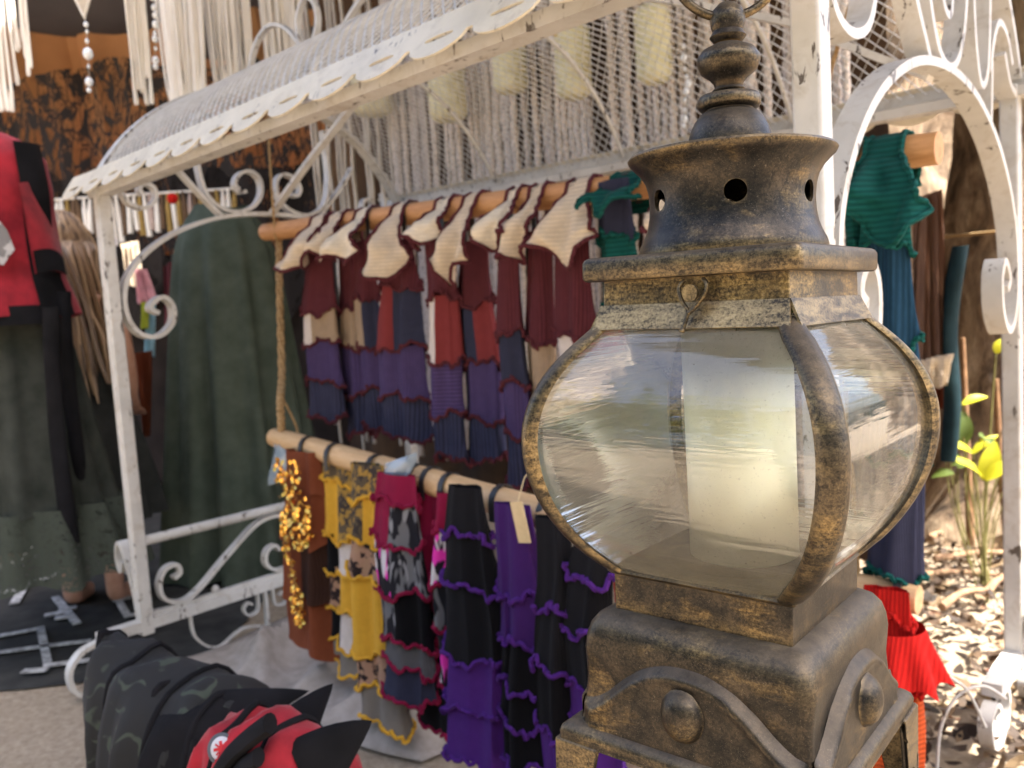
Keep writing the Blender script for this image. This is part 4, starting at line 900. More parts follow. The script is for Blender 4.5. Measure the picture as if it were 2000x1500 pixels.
vs = drape('red_vest', 'red velvet vest with black side panels and grey print', 'vest', (VX, VY, 0), [(.085, 1.455), (.135, 1.43), (.180, 1.385), (.190, 1.30), (.185, 1.16), (.195, 1.06), (.215, 1.0), (.225, .955)], VEL, 7, .07, 5, 1.0, .74)
for nm, a0, a1, off, p_ in (('side_panel', -.62, -.10, .006, [(.182, 1.415), (.196, 1.30), (.191, 1.16), (.201, 1.06), (.221, 1.0), (.231, .955)]), ('hem_band', -3.1, -.6, .004, [(.222, .985), (.232, .935)])):
    rows = [[((interp(sorted([(b, a) for a, b in p_]), z)+off)*cos(a), .74*(interp(sorted([(b, a) for a, b in p_]), z)+off)*sin(a), z) for a in [lerp(a0, a1, j/20) for j in range(21)]] for z in [lerp(p_[0][1], p_[-1][1], i/14) for i in range(15)]]
    MB().grid(rows).build(nm, BLK, vs, 70)
# flared side gore with a black hem
rows = [[(.176+.050*u*(.45+.55*sin(PI*q)), -.11+.15*q-.01*u, 1.30-.235*u+.008*sin(q*5)) for q in [j/12 for j in range(13)]] for u in [i/8 for i in range(9)]]
mb = MB(); mb.grid(rows); mb.grid([[(x-.004, y, z) for x, y, z in r] for r in rows]); mb.build('side_gore', VEL, vs, 70)
mb = MB(); mb.grid([[(x+.003, y-.003, z) for x, y, z in r] for r in rows[6:]]); mb.build('gore_hem', BLK, vs, 70)
# grey printed patch (abstract)
GP = flecked('grey_print', (.20, .195, .20), (.42, .41, .42), (.10, .095, .10), 26, (1, 1, 1)); rn = random.Random(9)
outl = [(x+.065, z+.03) for x, z in ((-.10, 1.30), (-.03, 1.31), (.02, 1.285), (.05, 1.25), (.01, 1.255), (-.02, 1.245), (.0, 1.215), (.05, 1.195), (.075, 1.15), (.085, 1.10), (.06, 1.06), (.035, 1.075), (.03, 1.035), (.01, 1.06), (-.01, 1.02), (-.03, 1.05), (-.06, 1.01), (-.09, 1.05), (-.12, 1.10), (-.12, 1.2))]
bm = bmesh.new(); bvs = [bm.verts.new((x, -.74*math.sqrt(max(.0001, .197**2-x*x))-.012, z)) for x, z in outl]; bm.faces.new(bvs); bmesh.ops.triangulate(bm, faces=bm.faces); bmesh.ops.subdivide_edges(bm, edges=bm.edges, cuts=2)
for v_ in bm.verts: v_.co.y = -.74*math.sqrt(max(.0001, .212**2-v_.co.x**2))-.010
me = bpy.data.meshes.new('printed_motif'); bm.to_mesh(me); bm.free(); link('printed_motif', me, GP, vs, 60)
SK = plain('sheer_green_skirt', (.046, .050, .043), (.024, .028, .023), 12, .9, 0, .2, .003)
skirt = drape('lace_skirt', 'dark green sheer skirt with a lace hem under red vest', 'skirt', (VX+.03, VY+.02, 0), [(.13, .985), (.15, .92), (.185, .68), (.225, .44), (.235, .42)], SK, 13, .12, 6)
rows = []
for i in range(12):
    u = i/11; rows.append([((.246+.055*u)*(1+.10*sin(13*a+.4))*cos(a), .75*(.246+.055*u)*(1+.10*sin(13*a+.4))*sin(a), .44-.20*u+.012*sin(9*a)*u) for a in [2*PI*j/120 for j in range(120)]])
MB().grid(rows, True).build('lace_hem', lace_mat('green_lace', (.05, .058, .046), .42, 45, (1, 1, 1)), skirt, 70)
# long black fringed scarf hanging down its side
def scarf(name, label, pts, Y, wd, mat, thick=.012, cat='scarf'):
    P = crom([at_y(x, y, Y) for x, y in pts], 6); mb = MB(); mb.bar(P, .0001+thick, wd, Vector((0, 1, 0)))
    rows = []
    for i, p in enumerate(P):
        rows.append([p+Vector((wd*.5*cos(a), thick*(1+.5*sin(i*.4))*sin(a), 0)) for a in [2*PI*j/14 for j in range(14)]])
    m2 = MB(); m2.grid(rows, True, True); o = m2.build(name, mat, None, 60); return tag(o, label, cat)
scarf('scarf', 'long fuzzy black scarf hanging over the green lace skirt', [(100, 600), (104, 720), (112, 850), (128, 980), (140, 1060)], 2.22, .045, BLK)
scarf('scarf', 'second black scarf ending in a point beside the shopper hair', [(124, 570), (126, 650), (138, 780), (150, 880), (158, 950)], 2.30, .040, BLK)
# grey swing tag
sg = MB(); sg.box((0, 0, 0), (.022, .001, .055)); o = tag(sg.build('swing_tag', plain('grey_card', (.20, .19, .22), None, 60, .5, 0, 0), None, 30), 'grey card swing tag below the black scarf', 'tag'); o.location = at_y(157, 1090, 2.28)

# shopper seen from behind
def person():
    px, py = -1.43, 2.76; o = thing('person', 'person with long brown hair in dark dress and brown leggings, back turned', 'person', (px, py, 0))
    def skin(name, chains, mat, par, sub=2):
        vs_, es, rs = [], [], []
        idx = {}
        for ch in chains:
            prev = None
            for (p, r) in ch:
                key = tuple(round(q, 4) for q in p)
                if key not in idx: idx[key] = len(vs_); vs_.append(p); rs.append(r)
                if prev is not None: es.append((prev, idx[key]))
                prev = idx[key]
        me = bpy.data.meshes.new(name); me.from_pydata(vs_, es, []); me.update(); ob = bpy.data.objects.new(name, me); COL.objects.link(ob); ob.parent = par
        sk = ob.modifiers.new('skin', 'SKIN'); sk.use_smooth_shade = True
        for i, d in enumerate(me.skin_vertices[0].data): r = rs[i]; d.radius = r if isinstance(r, tuple) else (r, r); d.use_root = (i == 0)
        ob.modifiers.new('sub', 'SUBSURF').levels = sub; ob.modifiers['sub'].render_levels = sub
        dg = bpy.context.evaluated_depsgraph_get(); m2 = bpy.data.meshes.new_from_object(ob.evaluated_get(dg)); ob.modifiers.clear(); ob.data = m2
        m2.materials.clear(); m2.materials.append(mat); m2.polygons.foreach_set('use_smooth', [True]*len(m2.polygons)); return ob
    SKN = plain('skin', (.52, .29, .20), (.45, .23, .15), 30, .5, 0, 0)
    pel = (0, 0, .70); ch = [[(pel, .095), ((0, 0, .80), .085), ((0, .0, .93), .10), ((0, .005, 1.02), .095), ((0, .01, 1.075), .042), ((0, .02, 1.12), .04), ((0, .03, 1.165), (.062, .070)), ((0, .035, 1.215), (.070, .078)), ((0, .03, 1.262), (.050, .058))]]
    ch.append([((0, .03, 1.165), (.062, .070)), ((0, .098, 1.17), .014)])
    for sd in (-1, 1):
        ch.append([((0, .005, 1.02), .095), ((sd*.13, .005, 1.015), .046), ((sd*.165, .01, .86), .036), ((sd*.15, .07, .72), .030), ((sd*.12, .13, .66), (.030, .018)), ((sd*.105, .17, .635), (.030, .013))])
        for q in range(4): ch.append([((sd*.105, .17, .635), (.030, .013)), ((sd*(.085+.014*q), .20, .625), .0075), ((sd*(.083+.014*q), .222, .608), .0065)])
        ch.append([((sd*.12, .13, .66), (.030, .018)), ((sd*.082, .16, .650), .0085), ((sd*.072, .182, .642), .007)])
        ch.append([(pel, .095), ((sd*.070, 0, .62), .072), ((sd*.072, .01, .38), .050), ((sd*.072, -.01, .26), .046), ((sd*.072, -.012, .09), .030), ((sd*.072, -.02, .035), .032), ((sd*.075, .05, .025), (.030, .022)), ((sd*.078, .13, .016), (.032, .014))])
    skin('body', ch, SKN, o)
    for sd in (-1, 1):
        lg = [[((sd*.070, 0, .60), .078), ((sd*.072, .01, .38), .057), ((sd*.072, -.01, .25), .053), ((sd*.072, -.012, .125), .041)]]
        skin('legging', lg, plain('brown_leggings', (.045, .026, .022), None, 40, .9, 0, .1), o)
    MB().grid([[((rr)*1.15*cos(a)*(1+am*sin(11*a)), rr*.85*sin(a)*(1+am*sin(11*a+1)), z) for a in [2*PI*j/60 for j in range(60)]] for rr, z, am in ((.058, 1.065, 0), (.10, 1.035, 0), (.120, .98, 0), (.118, .90, 0), (.105, .82, 0), (.125, .72, .02), (.16, .60, .05), (.19, .45, .08), (.21, .30, .10))], True).build('dress', plain('charcoal_dress', (.030, .031, .028), (.02, .021, .019), 20, .95, 0, .2), o, 70)
    hr = random.Random(2); HAIR = island('brown_hair', [(0, (.05, .028, .016)), (.5, (.16, .095, .05)), (1, (.34, .225, .125))], .45, 0)
    mb = MB()
    for i in range(260):
        a = hr.uniform(-PI*.98, PI*.02) if i % 4 else hr.uniform(0, 2*PI); e = hr.uniform(.15, 1.45); c = Vector((0, .03, 1.205))
        st = c+Vector((.078*cos(e)*cos(a), .086*cos(e)*sin(a), .088*sin(e))); ln_ = hr.uniform(.28, .50); ox = hr.gauss(0, .014)
        side = Vector((cos(a)*.095+ox, min(.03, sin(a)*.105), 1.14)); pts = [c+Vector((.01*cos(a), .01*sin(a), .092)), st, c+Vector((.088*cos(a), .092*sin(a), -.01)) if sin(a) < .3 else st+Vector((0, 0, -.01)), side, side+Vector((ox+.012*sin(i), -.01, -ln_*.4)), side+Vector((ox*1.6-.01*sin(i*2), 0, -ln_*.75)), side+Vector((ox*2, .0, -ln_))]
        if sin(a) >= .3: pts = pts[:3]
        c_ = crom(pts, 4); mb.tube(c_, [.0075]*(len(c_)-3)+[.006, .004, .002], 5)
    mb.build('hair', HAIR, o, 60); return o
person()

# things hanging deeper in the stall
def hang_cloth(label, quad, Y, mat, name='hanging_cloth', cat='cloth', folds=5, amp=.02):
    q = [at_y(x, y, Y) for x, y in quad]; rows = []
    for i in range(15):
        rows.append([q[0].lerp(q[1], j/24).lerp(q[3].lerp(q[2], j/24), i/14)+Vector((0, amp*sin(j/24*PI*2*folds+i*.12)+amp*.5*sin(j*.9), .006*sin(j*1.3)*(i == 14))) for j in range(25)])
    mb = MB(); mb.grid(rows); mb.grid([[p+Vector((0, .006, 0)) for p in r] for r in rows]); return tag(mb.build(name, mat, None, 60), label, cat)
hang_cloth('terracotta cloth strip beside the green cloak', [(262, 690), (296, 685), (290, 850), (280, 850)], 3.25, K['rust'], amp=.01)
hang_cloth('pink knitted piece beside the curled scroll', [(262, 525), (285, 525), (306, 590), (266, 592)], 3.6, plain('pink_knit', (.60, .30, .33)), amp=.01)
hang_cloth('lime green striped strip beside the curled scroll', [(276, 590), (290, 590), (288, 640), (274, 640)], 3.55, plain('lime_knit', (.50, .55, .08)), amp=.006)
hang_cloth('pale blue strip below the lime one', [(286, 592), (303, 592), (300, 695), (280, 695)], 3.58, plain('pale_blue_knit', (.35, .55, .62)), amp=.006)
hang_cloth('small red felt piece beside the cloak shoulder', [(342, 488), (362, 480), (358, 505), (343, 510)], 3.8, K['scarlet'], amp=.005)
hang_cloth('lilac strip beside the white post', [(216, 468), (224, 466), (225, 505), (218, 506)], 3.6, plain('lilac_knit', (.35, .30, .52)), amp=.004)
hang_cloth('tan fur cloth at stall edge below the red vest', [(-80, 700), (28, 690), (34, 1090), (-80, 1120)], 3.1, plain('tan_fur', (.34, .22, .13), (.16, .09, .05), 18, .95, 0, .8, .02, (1, 1, .2)))
hang_cloth('rust coloured cloth at the stall edge beside lace skirt', [(-80, 880), (20, 890), (22, 985), (-80, 985)], 2.9, K['rust'])
hang_cloth('dark red jacket hanging behind the cloak', [(318, 520), (400, 480), (420, 640), (318, 640)], 3.9, K['burg'])
hang_cloth('cream shawl hanging behind the white post', [(235, 478), (268, 470), (275, 560), (248, 555)], 3.7, K['cream'])
fr2 = thing('tassel_garland', 'cream and ochre tassels hung in a row behind the scrolls', 'garland', at_y(270, 392, 4.2))
MB().tube([(-.45, 0, .03), (.5, 0, .03)], .006, 8).build('garland_cord', COT, fr2)
rn = random.Random(21); TMAT = [COT, plain('ochre_wool', (.38, .25, .08)), plain('blush_wool', (.55, .42, .36)), plain('brown_wool', (.16, .10, .06))]
for i in range(34):
    x = -.43+i*.0272; ln_ = rn.uniform(.13, .21); MB().tube([(x, rn.uniform(-.02, .02), .03), (x, 0, -.03), (x+rn.uniform(-.008, .008), 0, -ln_)], [.006, .012, .014], 8).build('tassel', rn.choice(TMAT+[COT]), fr2, 60)
fr3 = tag(MB().lathe([(.001, .028), (.018, .022), (.026, .004), (.022, -.016), (.001, -.026)], 18).build('pompom', K['scarlet'], None, 60), 'small red pompom above the tassel row', 'pompom'); fr3.location = at_y(337, 388, 4.1)

# ================================================================== CLOTH AND HOODS ON THE GROUND
LIN = plain('grey_linen', (.36, .315, .28), (.27, .235, .205), 30, .9, 0, .25, .003)
rows = []
for i in range(70):
    u = i/69; row = []
    for j in range(60):
        v = j/59; s = lerp(-.02, .92, u)+.04*nz(v*3, 1); t = lerp(.02+.10*u, .92, v)+.05*nz(u*3, 5)
        e = min(1, 7*min(u, 1-u, v, 1-v)); f = nz(u*4+v*1.5, v*3-u*2, 2); g = nz(u*9-v*4, v*7, 7)
        rg = (1-abs(nz(u*3.2+v*1.2, v*2.6-u*1.5, 9)))**5; rg2 = (1-abs(nz(u*2+v*3.5, u*1.1-v*1.3, 13)))**6
        h = .010+e*(.015+.060*rg+.045*rg2+.020*f+.016*g+.07*max(0, .6-abs(u-.20)*3)*max(0, 1-abs(v-.75)*2.6)+.03*max(0, nz(u*5+v*5, 3.3)))
        row.append((s, t, max(.006, h)))
    rows.append(row)
o = tag(MB().grid(rows).build('crumpled_cloth', LIN, None, 80), 'crumpled grey linen cloth lying on the ground in the arbour', 'cloth'); o.location = FL; o.rotation_euler = (0, 0, ANG)
sd = o.modifiers.new('thick', 'SOLIDIFY'); sd.thickness = .003; sd.offset = 1
def damask():
    m, n, l, b = nodes_of('green_damask'); co = coords(n, l, (1, 1, 1)); wv = n.new('ShaderNodeTexWave'); wv.wave_type = 'RINGS'; wv.inputs['Scale'].default_value = 9; wv.inputs['Distortion'].default_value = 10; wv.inputs['Detail'].default_value = 1.2; wv.inputs['Detail Scale'].default_value = 2.2
    l.new(co, wv.inputs['Vector']); f = noise_n(n, l, co, 15, 2, .5, 1.2)
    mu = n.new('ShaderNodeMath'); mu.operation = 'MULTIPLY'; l.new(wv.outputs['Fac'], mu.inputs[0]); l.new(f, mu.inputs[1])
    l.new(ramp(n, l, mu.outputs[0], [(.47, (.009, .009, .010)), (.55, (.036, .046, .034))]), b.inputs['Base Color']); b.inputs['Roughness'].default_value = .9; return m
def hood(label, ridge, mat, lining=BLK, seed=0, spikes=(), open_first=True):
    """cloth draped over a ridge: sections (point, half width, outward sag) from the peak to the tail"""
    R_ = [Vector(p) for p, *_ in ridge]; base = Vector((R_[0].x, R_[0].y, 0)); o = thing('spiked_hood', label, 'hood', base); n = 28; rn = random.Random(seed)
    P = crom(R_, 8); Wd = [v.x for v in crom([(w_, 0, 0) for _, w_ in ridge], 8)]; rows = []; m = len(P)
    for i, p in enumerate(P):
        d = (P[min(i+1, m-1)]-P[max(i-1, 0)]); d.z = 0; d.normalize(); sdv = Vector((d.y, -d.x, 0)); row = []
        for j in range(n+1):
            a = 2*j/n-1; q = abs(a); x = a/q if q else 0
            wv = Wd[i]*math.sin(min(1, q*1.9)*PI/2)*(1+.35*max(0, q-.4)); z = p.z-(p.z-.006)*max(0, (q-.12)/.88)**1.55
            f = (.022*sin(i*.55+x*2+seed+q*2)+.012*sin(i*1.3+j*.35)+.03*nz(i*.25, x*2+seed, q*2))*q
            row.append(p-base+sdv*(x*wv+f)+Vector((0, 0, z-p.z+.006*sin(i*.7+j*.5)+.016*nz(i*.22, j*.25, seed))))
        rows.append(row)
    MB().grid(rows).build('hood_shell', mat, o, 75)
    MB().tube([r for r in rows[0]], .006, 7).build('front_hem', lining, o, 60)
    for q_ in (.34, .62): MB().tube([r+Vector((0, 0, .002)) for r in rows[int(q_*(m-1))]], .0045, 6).build('seam_fold', lining, o, 60)
    MB().tube([r for r in rows[-1]], .006, 7).build('back_hem', lining, o, 60)
    for k, (u, h, ln_, tilt) in enumerate(spikes):
        i = int(u*(m-1)); p = P[i]-base; d = (P[min(i+1, m-1)]-P[max(i-1, 0)]).normalized(); nn = Vector((.55, .35, .85)).normalized() if tilt is None else Vector(tilt).normalized(); e = nn.cross(d).normalized()
        rows2 = [[p-nn*.02+nn*(h+.02)*t_+d*(ln_*(1-t_)**.8*cos(a)+ln_*.35*t_*t_)+e*(.016*(1-t_)*sin(a)) for a in [2*PI*q/16 for q in range(16)]] for t_ in (0, .2, .4, .6, .8, .93, 1)]
        MB().grid(rows2, True, True).build('spike', BLK, o, 60)
    return o
hood('black pointed hood with green damask print standing on the ground', [(at_y(210, 1238, 1.30), .025), (at_y(240, 1258, 1.26), .060), (at_y(300, 1292, 1.21), .090), (at_y(375, 1325, 1.17), .105), (at_y(440, 1352, 1.14), .10), (at_y(480, 1385, 1.12), .04)], damask(), seed=1, spikes=((.97, .085, .045, (.9, .1, .25)),))
hood('plain black hood with felt spikes between damask and red hoods', [(at_y(330, 1345, 1.16), .06), (at_y(400, 1378, 1.12), .09), (at_y(480, 1400, 1.10), .10), (at_y(560, 1430, 1.08), .09), (at_y(600, 1470, 1.07), .03)], BLK, seed=2, spikes=((.80, .085, .042, (.55, .2, .8)),))
rh = hood('red velvet hood with black strap and round badge', [(at_y(392, 1450, .97), .03), (at_y(430, 1412, .96), .065), (at_y(495, 1402, .94), .080), (at_y(560, 1425, .92), .080), (at_y(615, 1475, .90), .07), (at_y(645, 1540, .89), .03)], VEL, seed=3, spikes=((.86, .075, .045, (.75, .3, .75)),))
P0 = Vector(rh.location)
pp = crom([at_y(x, y, .865)-P0 for x, y in ((425, 1520), (450, 1478), (490, 1440), (528, 1412))], 6); MB().tube(pp, .018, 10, flat=.55).build('strap', BLK, rh, 60)
pp = crom([at_y(x, y, .85)-P0 for x, y in ((455, 1530), (475, 1500), (505, 1478))], 6); MB().tube(pp, .016, 10, flat=.55).build('strap', BLK, rh, 60)
bp_ = at_y(432, 1462, .893)-P0; tw = (CL-at_y(432, 1462, .893)).normalized().to_track_quat('Z', 'Y').to_matrix()
for nm, r0, dz, mt in (('badge_rim', .0145, .002, plain('badge_rim', (.10, .11, .13))), ('badge', .0110, .004, plain('badge_face', (.55, .55, .62), (.45, .45, .5), 60)), ):
    mb = MB(); mb.grid([[bp_+tw @ Vector((r*cos(2*PI*i/24), r*1.15*sin(2*PI*i/24), h)) for i in range(24)] for r, h in ((r0, dz-.004), (r0, dz), (r0*.9, dz+.0015), (.001, dz+.0018))], True); mb.build(nm, mt, rh, 60)
for a in (0, PI/2, PI/4, -PI/4):
    mb = MB(); d = Vector((cos(a), sin(a), 0)); e = Vector((-sin(a), cos(a), 0)); wq = .0016 if a in (0, PI/2) else .0009
    z_ = .0068+.0002*a; mb.add([bp_+tw @ (d*x+e*y+Vector((0, 0, z_))) for x, y in ((-.008, -wq), (.008, -wq), (.008, wq), (-.008, wq))], [(0, 1, 2, 3)]); mb.build('badge_cross', plain('badge_red', (.55, .04, .05)), rh, 0)

# ================================================================== RIGHT: BANK, TREE, PLANT, LEAVES
def bark_mat(name, a, b_, c):
    m, n, l, b = nodes_of(name); co = coords(n, l, (1, 1, .45)); f = noise_n(n, l, co, 9, 9, .68, .6); g = noise_n(n, l, co, 42, 6, .7, .4)
    cc_ = mixc(n, l, ramp(n, l, g, [(.5, (0, 0, 0)), (.8, (1, 1, 1))]), ramp(n, l, f, [(.36, c), (.47, b_), (.60, a)]), tuple(v*.45 for v in b_)); l.new(cc_, b.inputs['Base Color']); b.inputs['Roughness'].default_value = .95
    p = bump_n(n, l, b, g, .8, .02); bump_n(n, l, b, f, .8, .05, p); return m
tr = thing('tree', 'stout old tree with pale flaking bark behind the arbour', 'tree', (1.86, 3.05, 0))
rows = []
for i in range(60):
    z = i/59*4.2; r = .30+.16*math.exp(-z*2.4)-.03*z; row = []
    for j in range(64):
        a = 2*PI*j/64; q = 1+.10*nz(cos(a)*2.2, sin(a)*2.2, z*1.2)+.07*nz(cos(a)*6, sin(a)*6, z*4)+.05*abs(sin(4*a+z*.7)); row.append((r*q*cos(a)+.05*z, r*q*sin(a), z))
    rows.append(row)
MB().grid(rows, True, True).build('trunk', bark_mat('tree_bark', (.62, .48, .33), (.34, .235, .15), (.09, .06, .04)), tr, 70)
rn = random.Random(31)
LEAFM = island('green_leaves', [(0, (.035, .07, .015)), (.5, (.08, .13, .025)), (1, (.20, .22, .04))], .6, .45)
def leafcloud(n, fn, size, rn):
    mb = MB()
    for _ in range(n):
        p = fn(); nn = Vector((rn.gauss(0, 1), rn.gauss(0, 1), rn.gauss(.4, 1))).normalized(); e = nn.orthogonal().normalized(); e = Matrix.Rotation(rn.uniform(0, 6.28), 3, nn) @ e; f = nn.cross(e); s_ = size*rn.uniform(.6, 1.3)
        mb.add([p-e*s_, p+f*s_*.42+nn*s_*.1, p+e*s_, p-f*s_*.42+nn*s_*.1], [(0, 1, 2), (0, 2, 3)])
    return mb
limbs = []
for k in range(1, 5):
    a = k*.9+.3; b0 = Vector((.19, 0, 3.6)); e_ = b0+Vector((1.5*cos(a)*rn.uniform(.7, 1.2), 1.5*sin(a)*rn.uniform(.7, 1.2), rn.uniform(.8, 1.7))); limbs.append(e_)
    MB().tube(crom([b0+Vector((0, 0, .1)), b0.lerp(e_, .5)+Vector((0, 0, .2)), e_], 6), [.12-.09*i/12 for i in range(13)], 8).build('limb', tr.children[0].data.materials[0], tr, 60)
def crown(): e_ = rn.choice(limbs); return e_+Vector((rn.gauss(0, .42), rn.gauss(0, .42), rn.gauss(0, .3)))
leafcloud(1100, crown, .07, rn).build('crown', LEAFM, tr, 0, kind='stuff')
# twine round the trunk
tw_ = [Vector((1.86+.05*1.05+(.355+.02*sin(5*a))*cos(a), 3.05+(.355+.02*sin(5*a))*sin(a), 1.06+.01*sin(a))) for a in [2*PI*i/60 for i in range(60)]]
tag(MB().tube(tw_, .006, 7, loop=True).build('twine', ROPE, None, 60), 'twine tied round the tree trunk', 'twine')
# rough bank / wall behind
rows = []
for i in range(50):
    z = -.05+i/49*2.9; rows.append([(lerp(.2, 5.5, j/90), 3.95+.25*nz(j*.13, z*1.2)+.12*nz(j*.4, z*3.5, 4)+.10*z, z) for j in range(91)])
mb = MB(); mb.grid(rows); struct(mb.build('earth_bank', bark_mat('dry_earth', (.42, .31, .205), (.27, .19, .12), (.12, .08, .05)), None, 70))
# hanging shawls by the tree
hang_cloth('brown ribbed shawl hanging beside the tree', [(1795, 385), (1838, 370), (1858, 700), (1790, 720)], 2.15, plain('brown_shawl', (.26, .155, .105), (.17, .095, .065), 26, .95, 0, .5, .006, (3, 3, .3)), amp=.022)
hang_cloth('terracotta shawl hanging lower beside the brown one', [(1808, 560), (1850, 560), (1856, 790), (1812, 800)], 2.25, K['rust'], amp=.02)
scarf('scarf', 'narrow dark teal scarf hanging between shawl and tree', [(1876, 480), (1862, 560), (1856, 660), (1860, 780), (1852, 900)], 2.12, .038, plain('dark_teal_cloth', (.012, .03, .036)), .018)
hang_cloth('cream knotted cloth above the leaf litter beside glass', [(1800, 705), (1862, 690), (1850, 750), (1806, 760)], 2.1, K['creamw'], amp=.02)
# yellow leaved plant
YL = island('yellow_leaves', [(0, (.42, .40, .02)), (.45, (.62, .58, .02)), (1, (.36, .42, .06))], .5, .5)
p0 = at_y(1925, 935, 2.30); pl_ = thing('plant', 'low plant with big bright yellow leaves among dry leaves', 'plant', (p0.x, p0.y, 0))
def leaf(name, base, tip, wd, par, cup=.3, mat=YL):
    b, t = Vector(base), Vector(tip); d = t-b; s_ = d.cross(Vector((0, -.6, 1))).normalized(); u = s_.cross(d).normalized(); rows = []
    for i in range(9):
        k = i/8; w_ = wd*math.sin(PI*min(1, k*.93+.05))**.75*(1-.25*k); c = b+d*k+u*(.10*d.length*sin(PI*k)); rows.append([c+s_*w_*a+u*(cup*w_*abs(a)**1.5) for a in (-1, -.5, 0, .5, 1)])
    return MB().grid(rows).build(name, mat, par, 60)
def lp(x, y, Y=2.3): return at_y(x, y, Y)-Vector(pl_.location)
leaf('leaf', lp(1922, 938), lp(1944, 862), .030, pl_); leaf('leaf', lp(1925, 936), lp(1842, 892), .020, pl_); leaf('leaf', lp(1928, 936, 2.28), lp(1982, 905, 2.25), .028, pl_)
leaf('leaf', lp(1900, 885, 2.4), lp(1838, 868, 2.4), .022, pl_); leaf('leaf', lp(1900, 885, 2.4), lp(1950, 850, 2.4), .016, pl_); leaf('leaf', lp(1945, 690, 2.45), lp(1962, 660, 2.45), .018, pl_); leaf('leaf', lp(1880, 790, 2.45), lp(1930, 775, 2.45), .018, pl_)
leaf('leaf', lp(1870, 860, 2.45), lp(1832, 760, 2.45), .030, pl_, .3, LEAFM); leaf('leaf', lp(1880, 870, 2.45), lp(1880, 800, 2.45), .026, pl_, .3, LEAFM)
for pts in ([(1922, 1010, 2.32), (1925, 960, 2.31), (1923, 936, 2.30)], [(1915, 1010, 2.36), (1905, 940, 2.38), (1900, 885, 2.40)], [(1925, 1010, 2.40), (1935, 830, 2.44), (1945, 690, 2.45)], [(1905, 1010, 2.42), (1885, 900, 2.44), (1880, 790, 2.45)]):
    q = [lp(*a) for a in pts]; q.insert(0, Vector((0, 0, 0))); MB().tube(crom(q, 5), .0028, 6).build('stem', plain('plant_stem', (.16, .14, .05)), pl_, 60)
rn = random.Random(5)
for _ in range(16):
    x, y, Y = rn.uniform(1840, 1995), rn.uniform(815, 945), rn.uniform(2.30, 2.55); a = rn.uniform(0, 6.28); ln_ = rn.uniform(18, 46)
    leaf('leaf', lp(x, y, Y), lp(x+ln_*cos(a), y+ln_*.6*sin(a), Y+rn.uniform(-.05, .05)), rn.uniform(.010, .022), pl_, .3, YL if rn.random() < .45 else LEAFM)
    MB().tube(crom([lp(x, y, Y), lp(x, y, Y)*.6+Vector((0, .05, 0)), Vector((rn.uniform(-.02, .02), rn.uniform(-.02, .02), 0))], 4), .0018, 5).build('stem', plain('plant_stem', (.16, .14, .05)), pl_, 60)
# bare stems behind
for i, (x0, y0, x1, y1, Y) in enumerate(((1895, 930, 1880, 660, 2.7), (1950, 940, 1962, 590, 2.8), (1970, 930, 1945, 740, 2.7))):
    a, b = at_y(x0, y0, Y), at_y(x1, y1, Y); a.z = 0; q = crom([a, a.lerp(b, .5)+Vector((.02*sin(i*3), 0, 0)), b], 6)
    o = tag(MB().tube([p-a for p in q], [.014-.006*k/12 for k in range(13)], 7).build('dry_stalk', plain('dry_stalk_bark', (.30, .17, .09), (.16, .09, .05), 30, .9, 0, .4), None, 60), ('thick' if i % 2 else 'thin')+' bare brown stalk rising among the dry leaves', 'stalk', 'bare stalks by the tree'); o.location = a
    o['label'] = 'bare brown stalk standing behind the yellow plant'
# pebbly twigs and dry leaf litter
rn = random.Random(77)
DRY = island('dry_leaves', [(0, (.015, .009, .006)), (.35, (.050, .028, .015)), (.65, (.11, .066, .034)), (.9, (.24, .165, .09)), (1, (.12, .035, .014))], .7, .25)
mb = MB()
for _ in range(13000):
    x = rn.uniform(.55, 3.6); y = rn.uniform(1.0, 3.9); 
    if x < .75+.25*nz(y*2, 1) and rn.random() < .8: continue
    nn = Vector((rn.gauss(0, .45), rn.gauss(0, .45), 1)).normalized(); e = Matrix.Rotation(rn.uniform(0, 6.28), 3, nn) @ nn.orthogonal().normalized(); f = nn.cross(e); s_ = rn.uniform(.010, .030); c = Vector((x, y, .012+rn.random()*.035))
    w_ = s_*rn.uniform(.3, .5); cu = nn*s_*rn.uniform(.05, .35)
    mb.add([c-e*s_+cu, c-e*s_*.3+f*w_, c+e*s_*.4+f*w_*.9, c+e*s_+cu*1.3, c+e*s_*.4-f*w_*.9+cu*.6, c-e*s_*.3-f*w_+cu*.6, c], [(0, 1, 6), (1, 2, 6), (2, 3, 6), (3, 4, 6), (4, 5, 6), (5, 0, 6)])
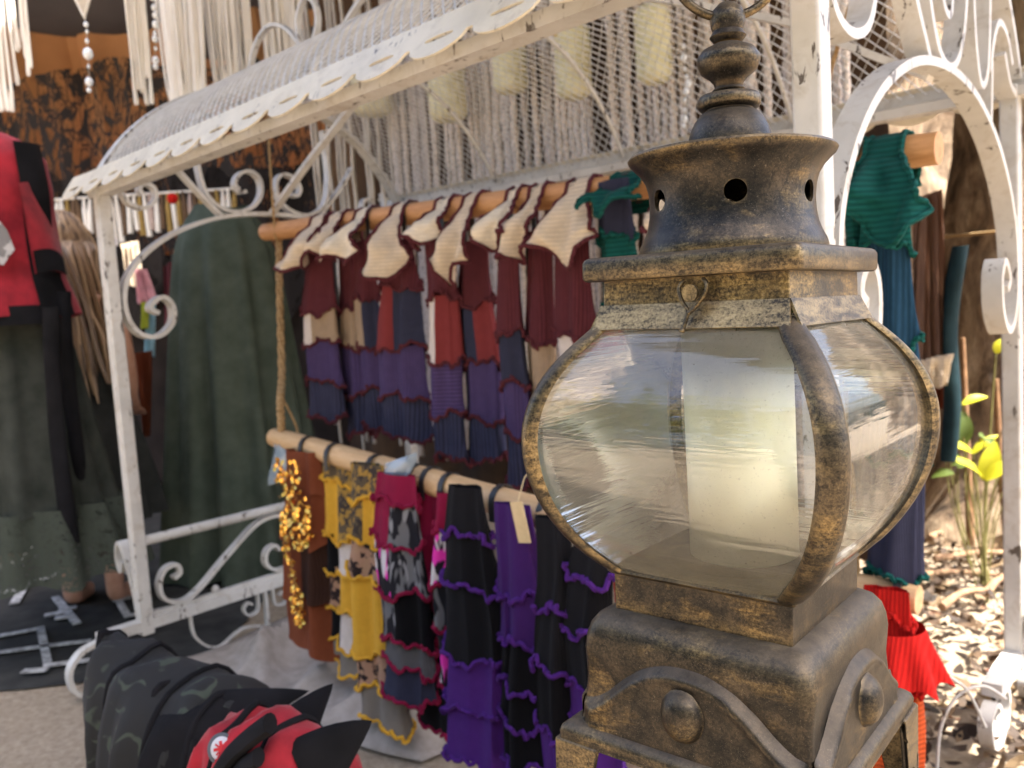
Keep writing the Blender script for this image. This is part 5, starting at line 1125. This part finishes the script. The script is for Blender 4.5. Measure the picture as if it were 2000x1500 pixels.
o = mb.build('leaf_litter', DRY, None, 0, kind='stuff'); o['label'] = 'brown dry leaves scattered on the sunlit ground'; o['category'] = 'dry leaves'
TWG = plain('twig_bark', (.34, .22, .13), (.18, .11, .07), 40, .9, 0, .4)
for i in range(9):
    x, y = [(1845, 960), (1900, 985), (1940, 1010), (1870, 1040), (1930, 1090), (1850, 1130), (1960, 965), (1890, 1170), (1965, 1140)][i]; c = at_z(x, y, .035); a = rn.uniform(-.6, .6); ln_ = rn.uniform(.10, .24)
    o = tag(MB().tube(crom([(-ln_*cos(a), -ln_*sin(a), 0), (0, .02, .012), (ln_*cos(a), ln_*sin(a), .004)], 6), [.013-.007*k/12 for k in range(13)], 7).build('fallen_branch', TWG, None, 60), 'short fallen branch lying on the dry leaves', 'branch', 'fallen branches on the leaf litter'); o.location = c
# bent white wire loops low at the arbour side
for i, pts in enumerate(([(1830, 1500), (1838, 1420), (1870, 1360), (1920, 1340), (1965, 1365)], [(1800, 1290), (1850, 1320), (1890, 1350), (1925, 1420)])):
    q = crom([at_y(x, y, 1.42) for x, y in pts], 8); MB_ = MB(); MB_.tube([p-FL for p in q], .0028, 7); o = MB_.build('white_wire', PAINT, None, 60); o.location = FL; tag(o, ('long curved white wire arching low beside the arbour foot', 'short white wire crossing the arched one by the foot')[i], 'wire')

# trees across the path behind the viewer (seen as reflections in the glass)
for i, (x, y, h) in enumerate(((-3.6, -3.4, 3.6), (-1.6, -5.2, 4.4), (1.0, -4.6, 3.9), (3.6, -4.2, 4.3), (-5.6, -1.0, 3.8))):
    rn = random.Random(100+i); o = thing('tree', 'leafy tree across the path from the stall', 'tree', (x, y, 0), 0, 'trees across the path')
    MB().tube([(0, 0, 0), (.05, 0, h*.3), (.0, .05, h*.65)], [.16, .12, .06], 10).build('trunk', tr.children[0].data.materials[0], o, 60)
    leafcloud(2400, lambda: Vector((rn.gauss(0, .85), rn.gauss(0, .85), h*.68+rn.gauss(0, .75))), .15, rn).build('crown', LEAFM, o, 0, kind='stuff')
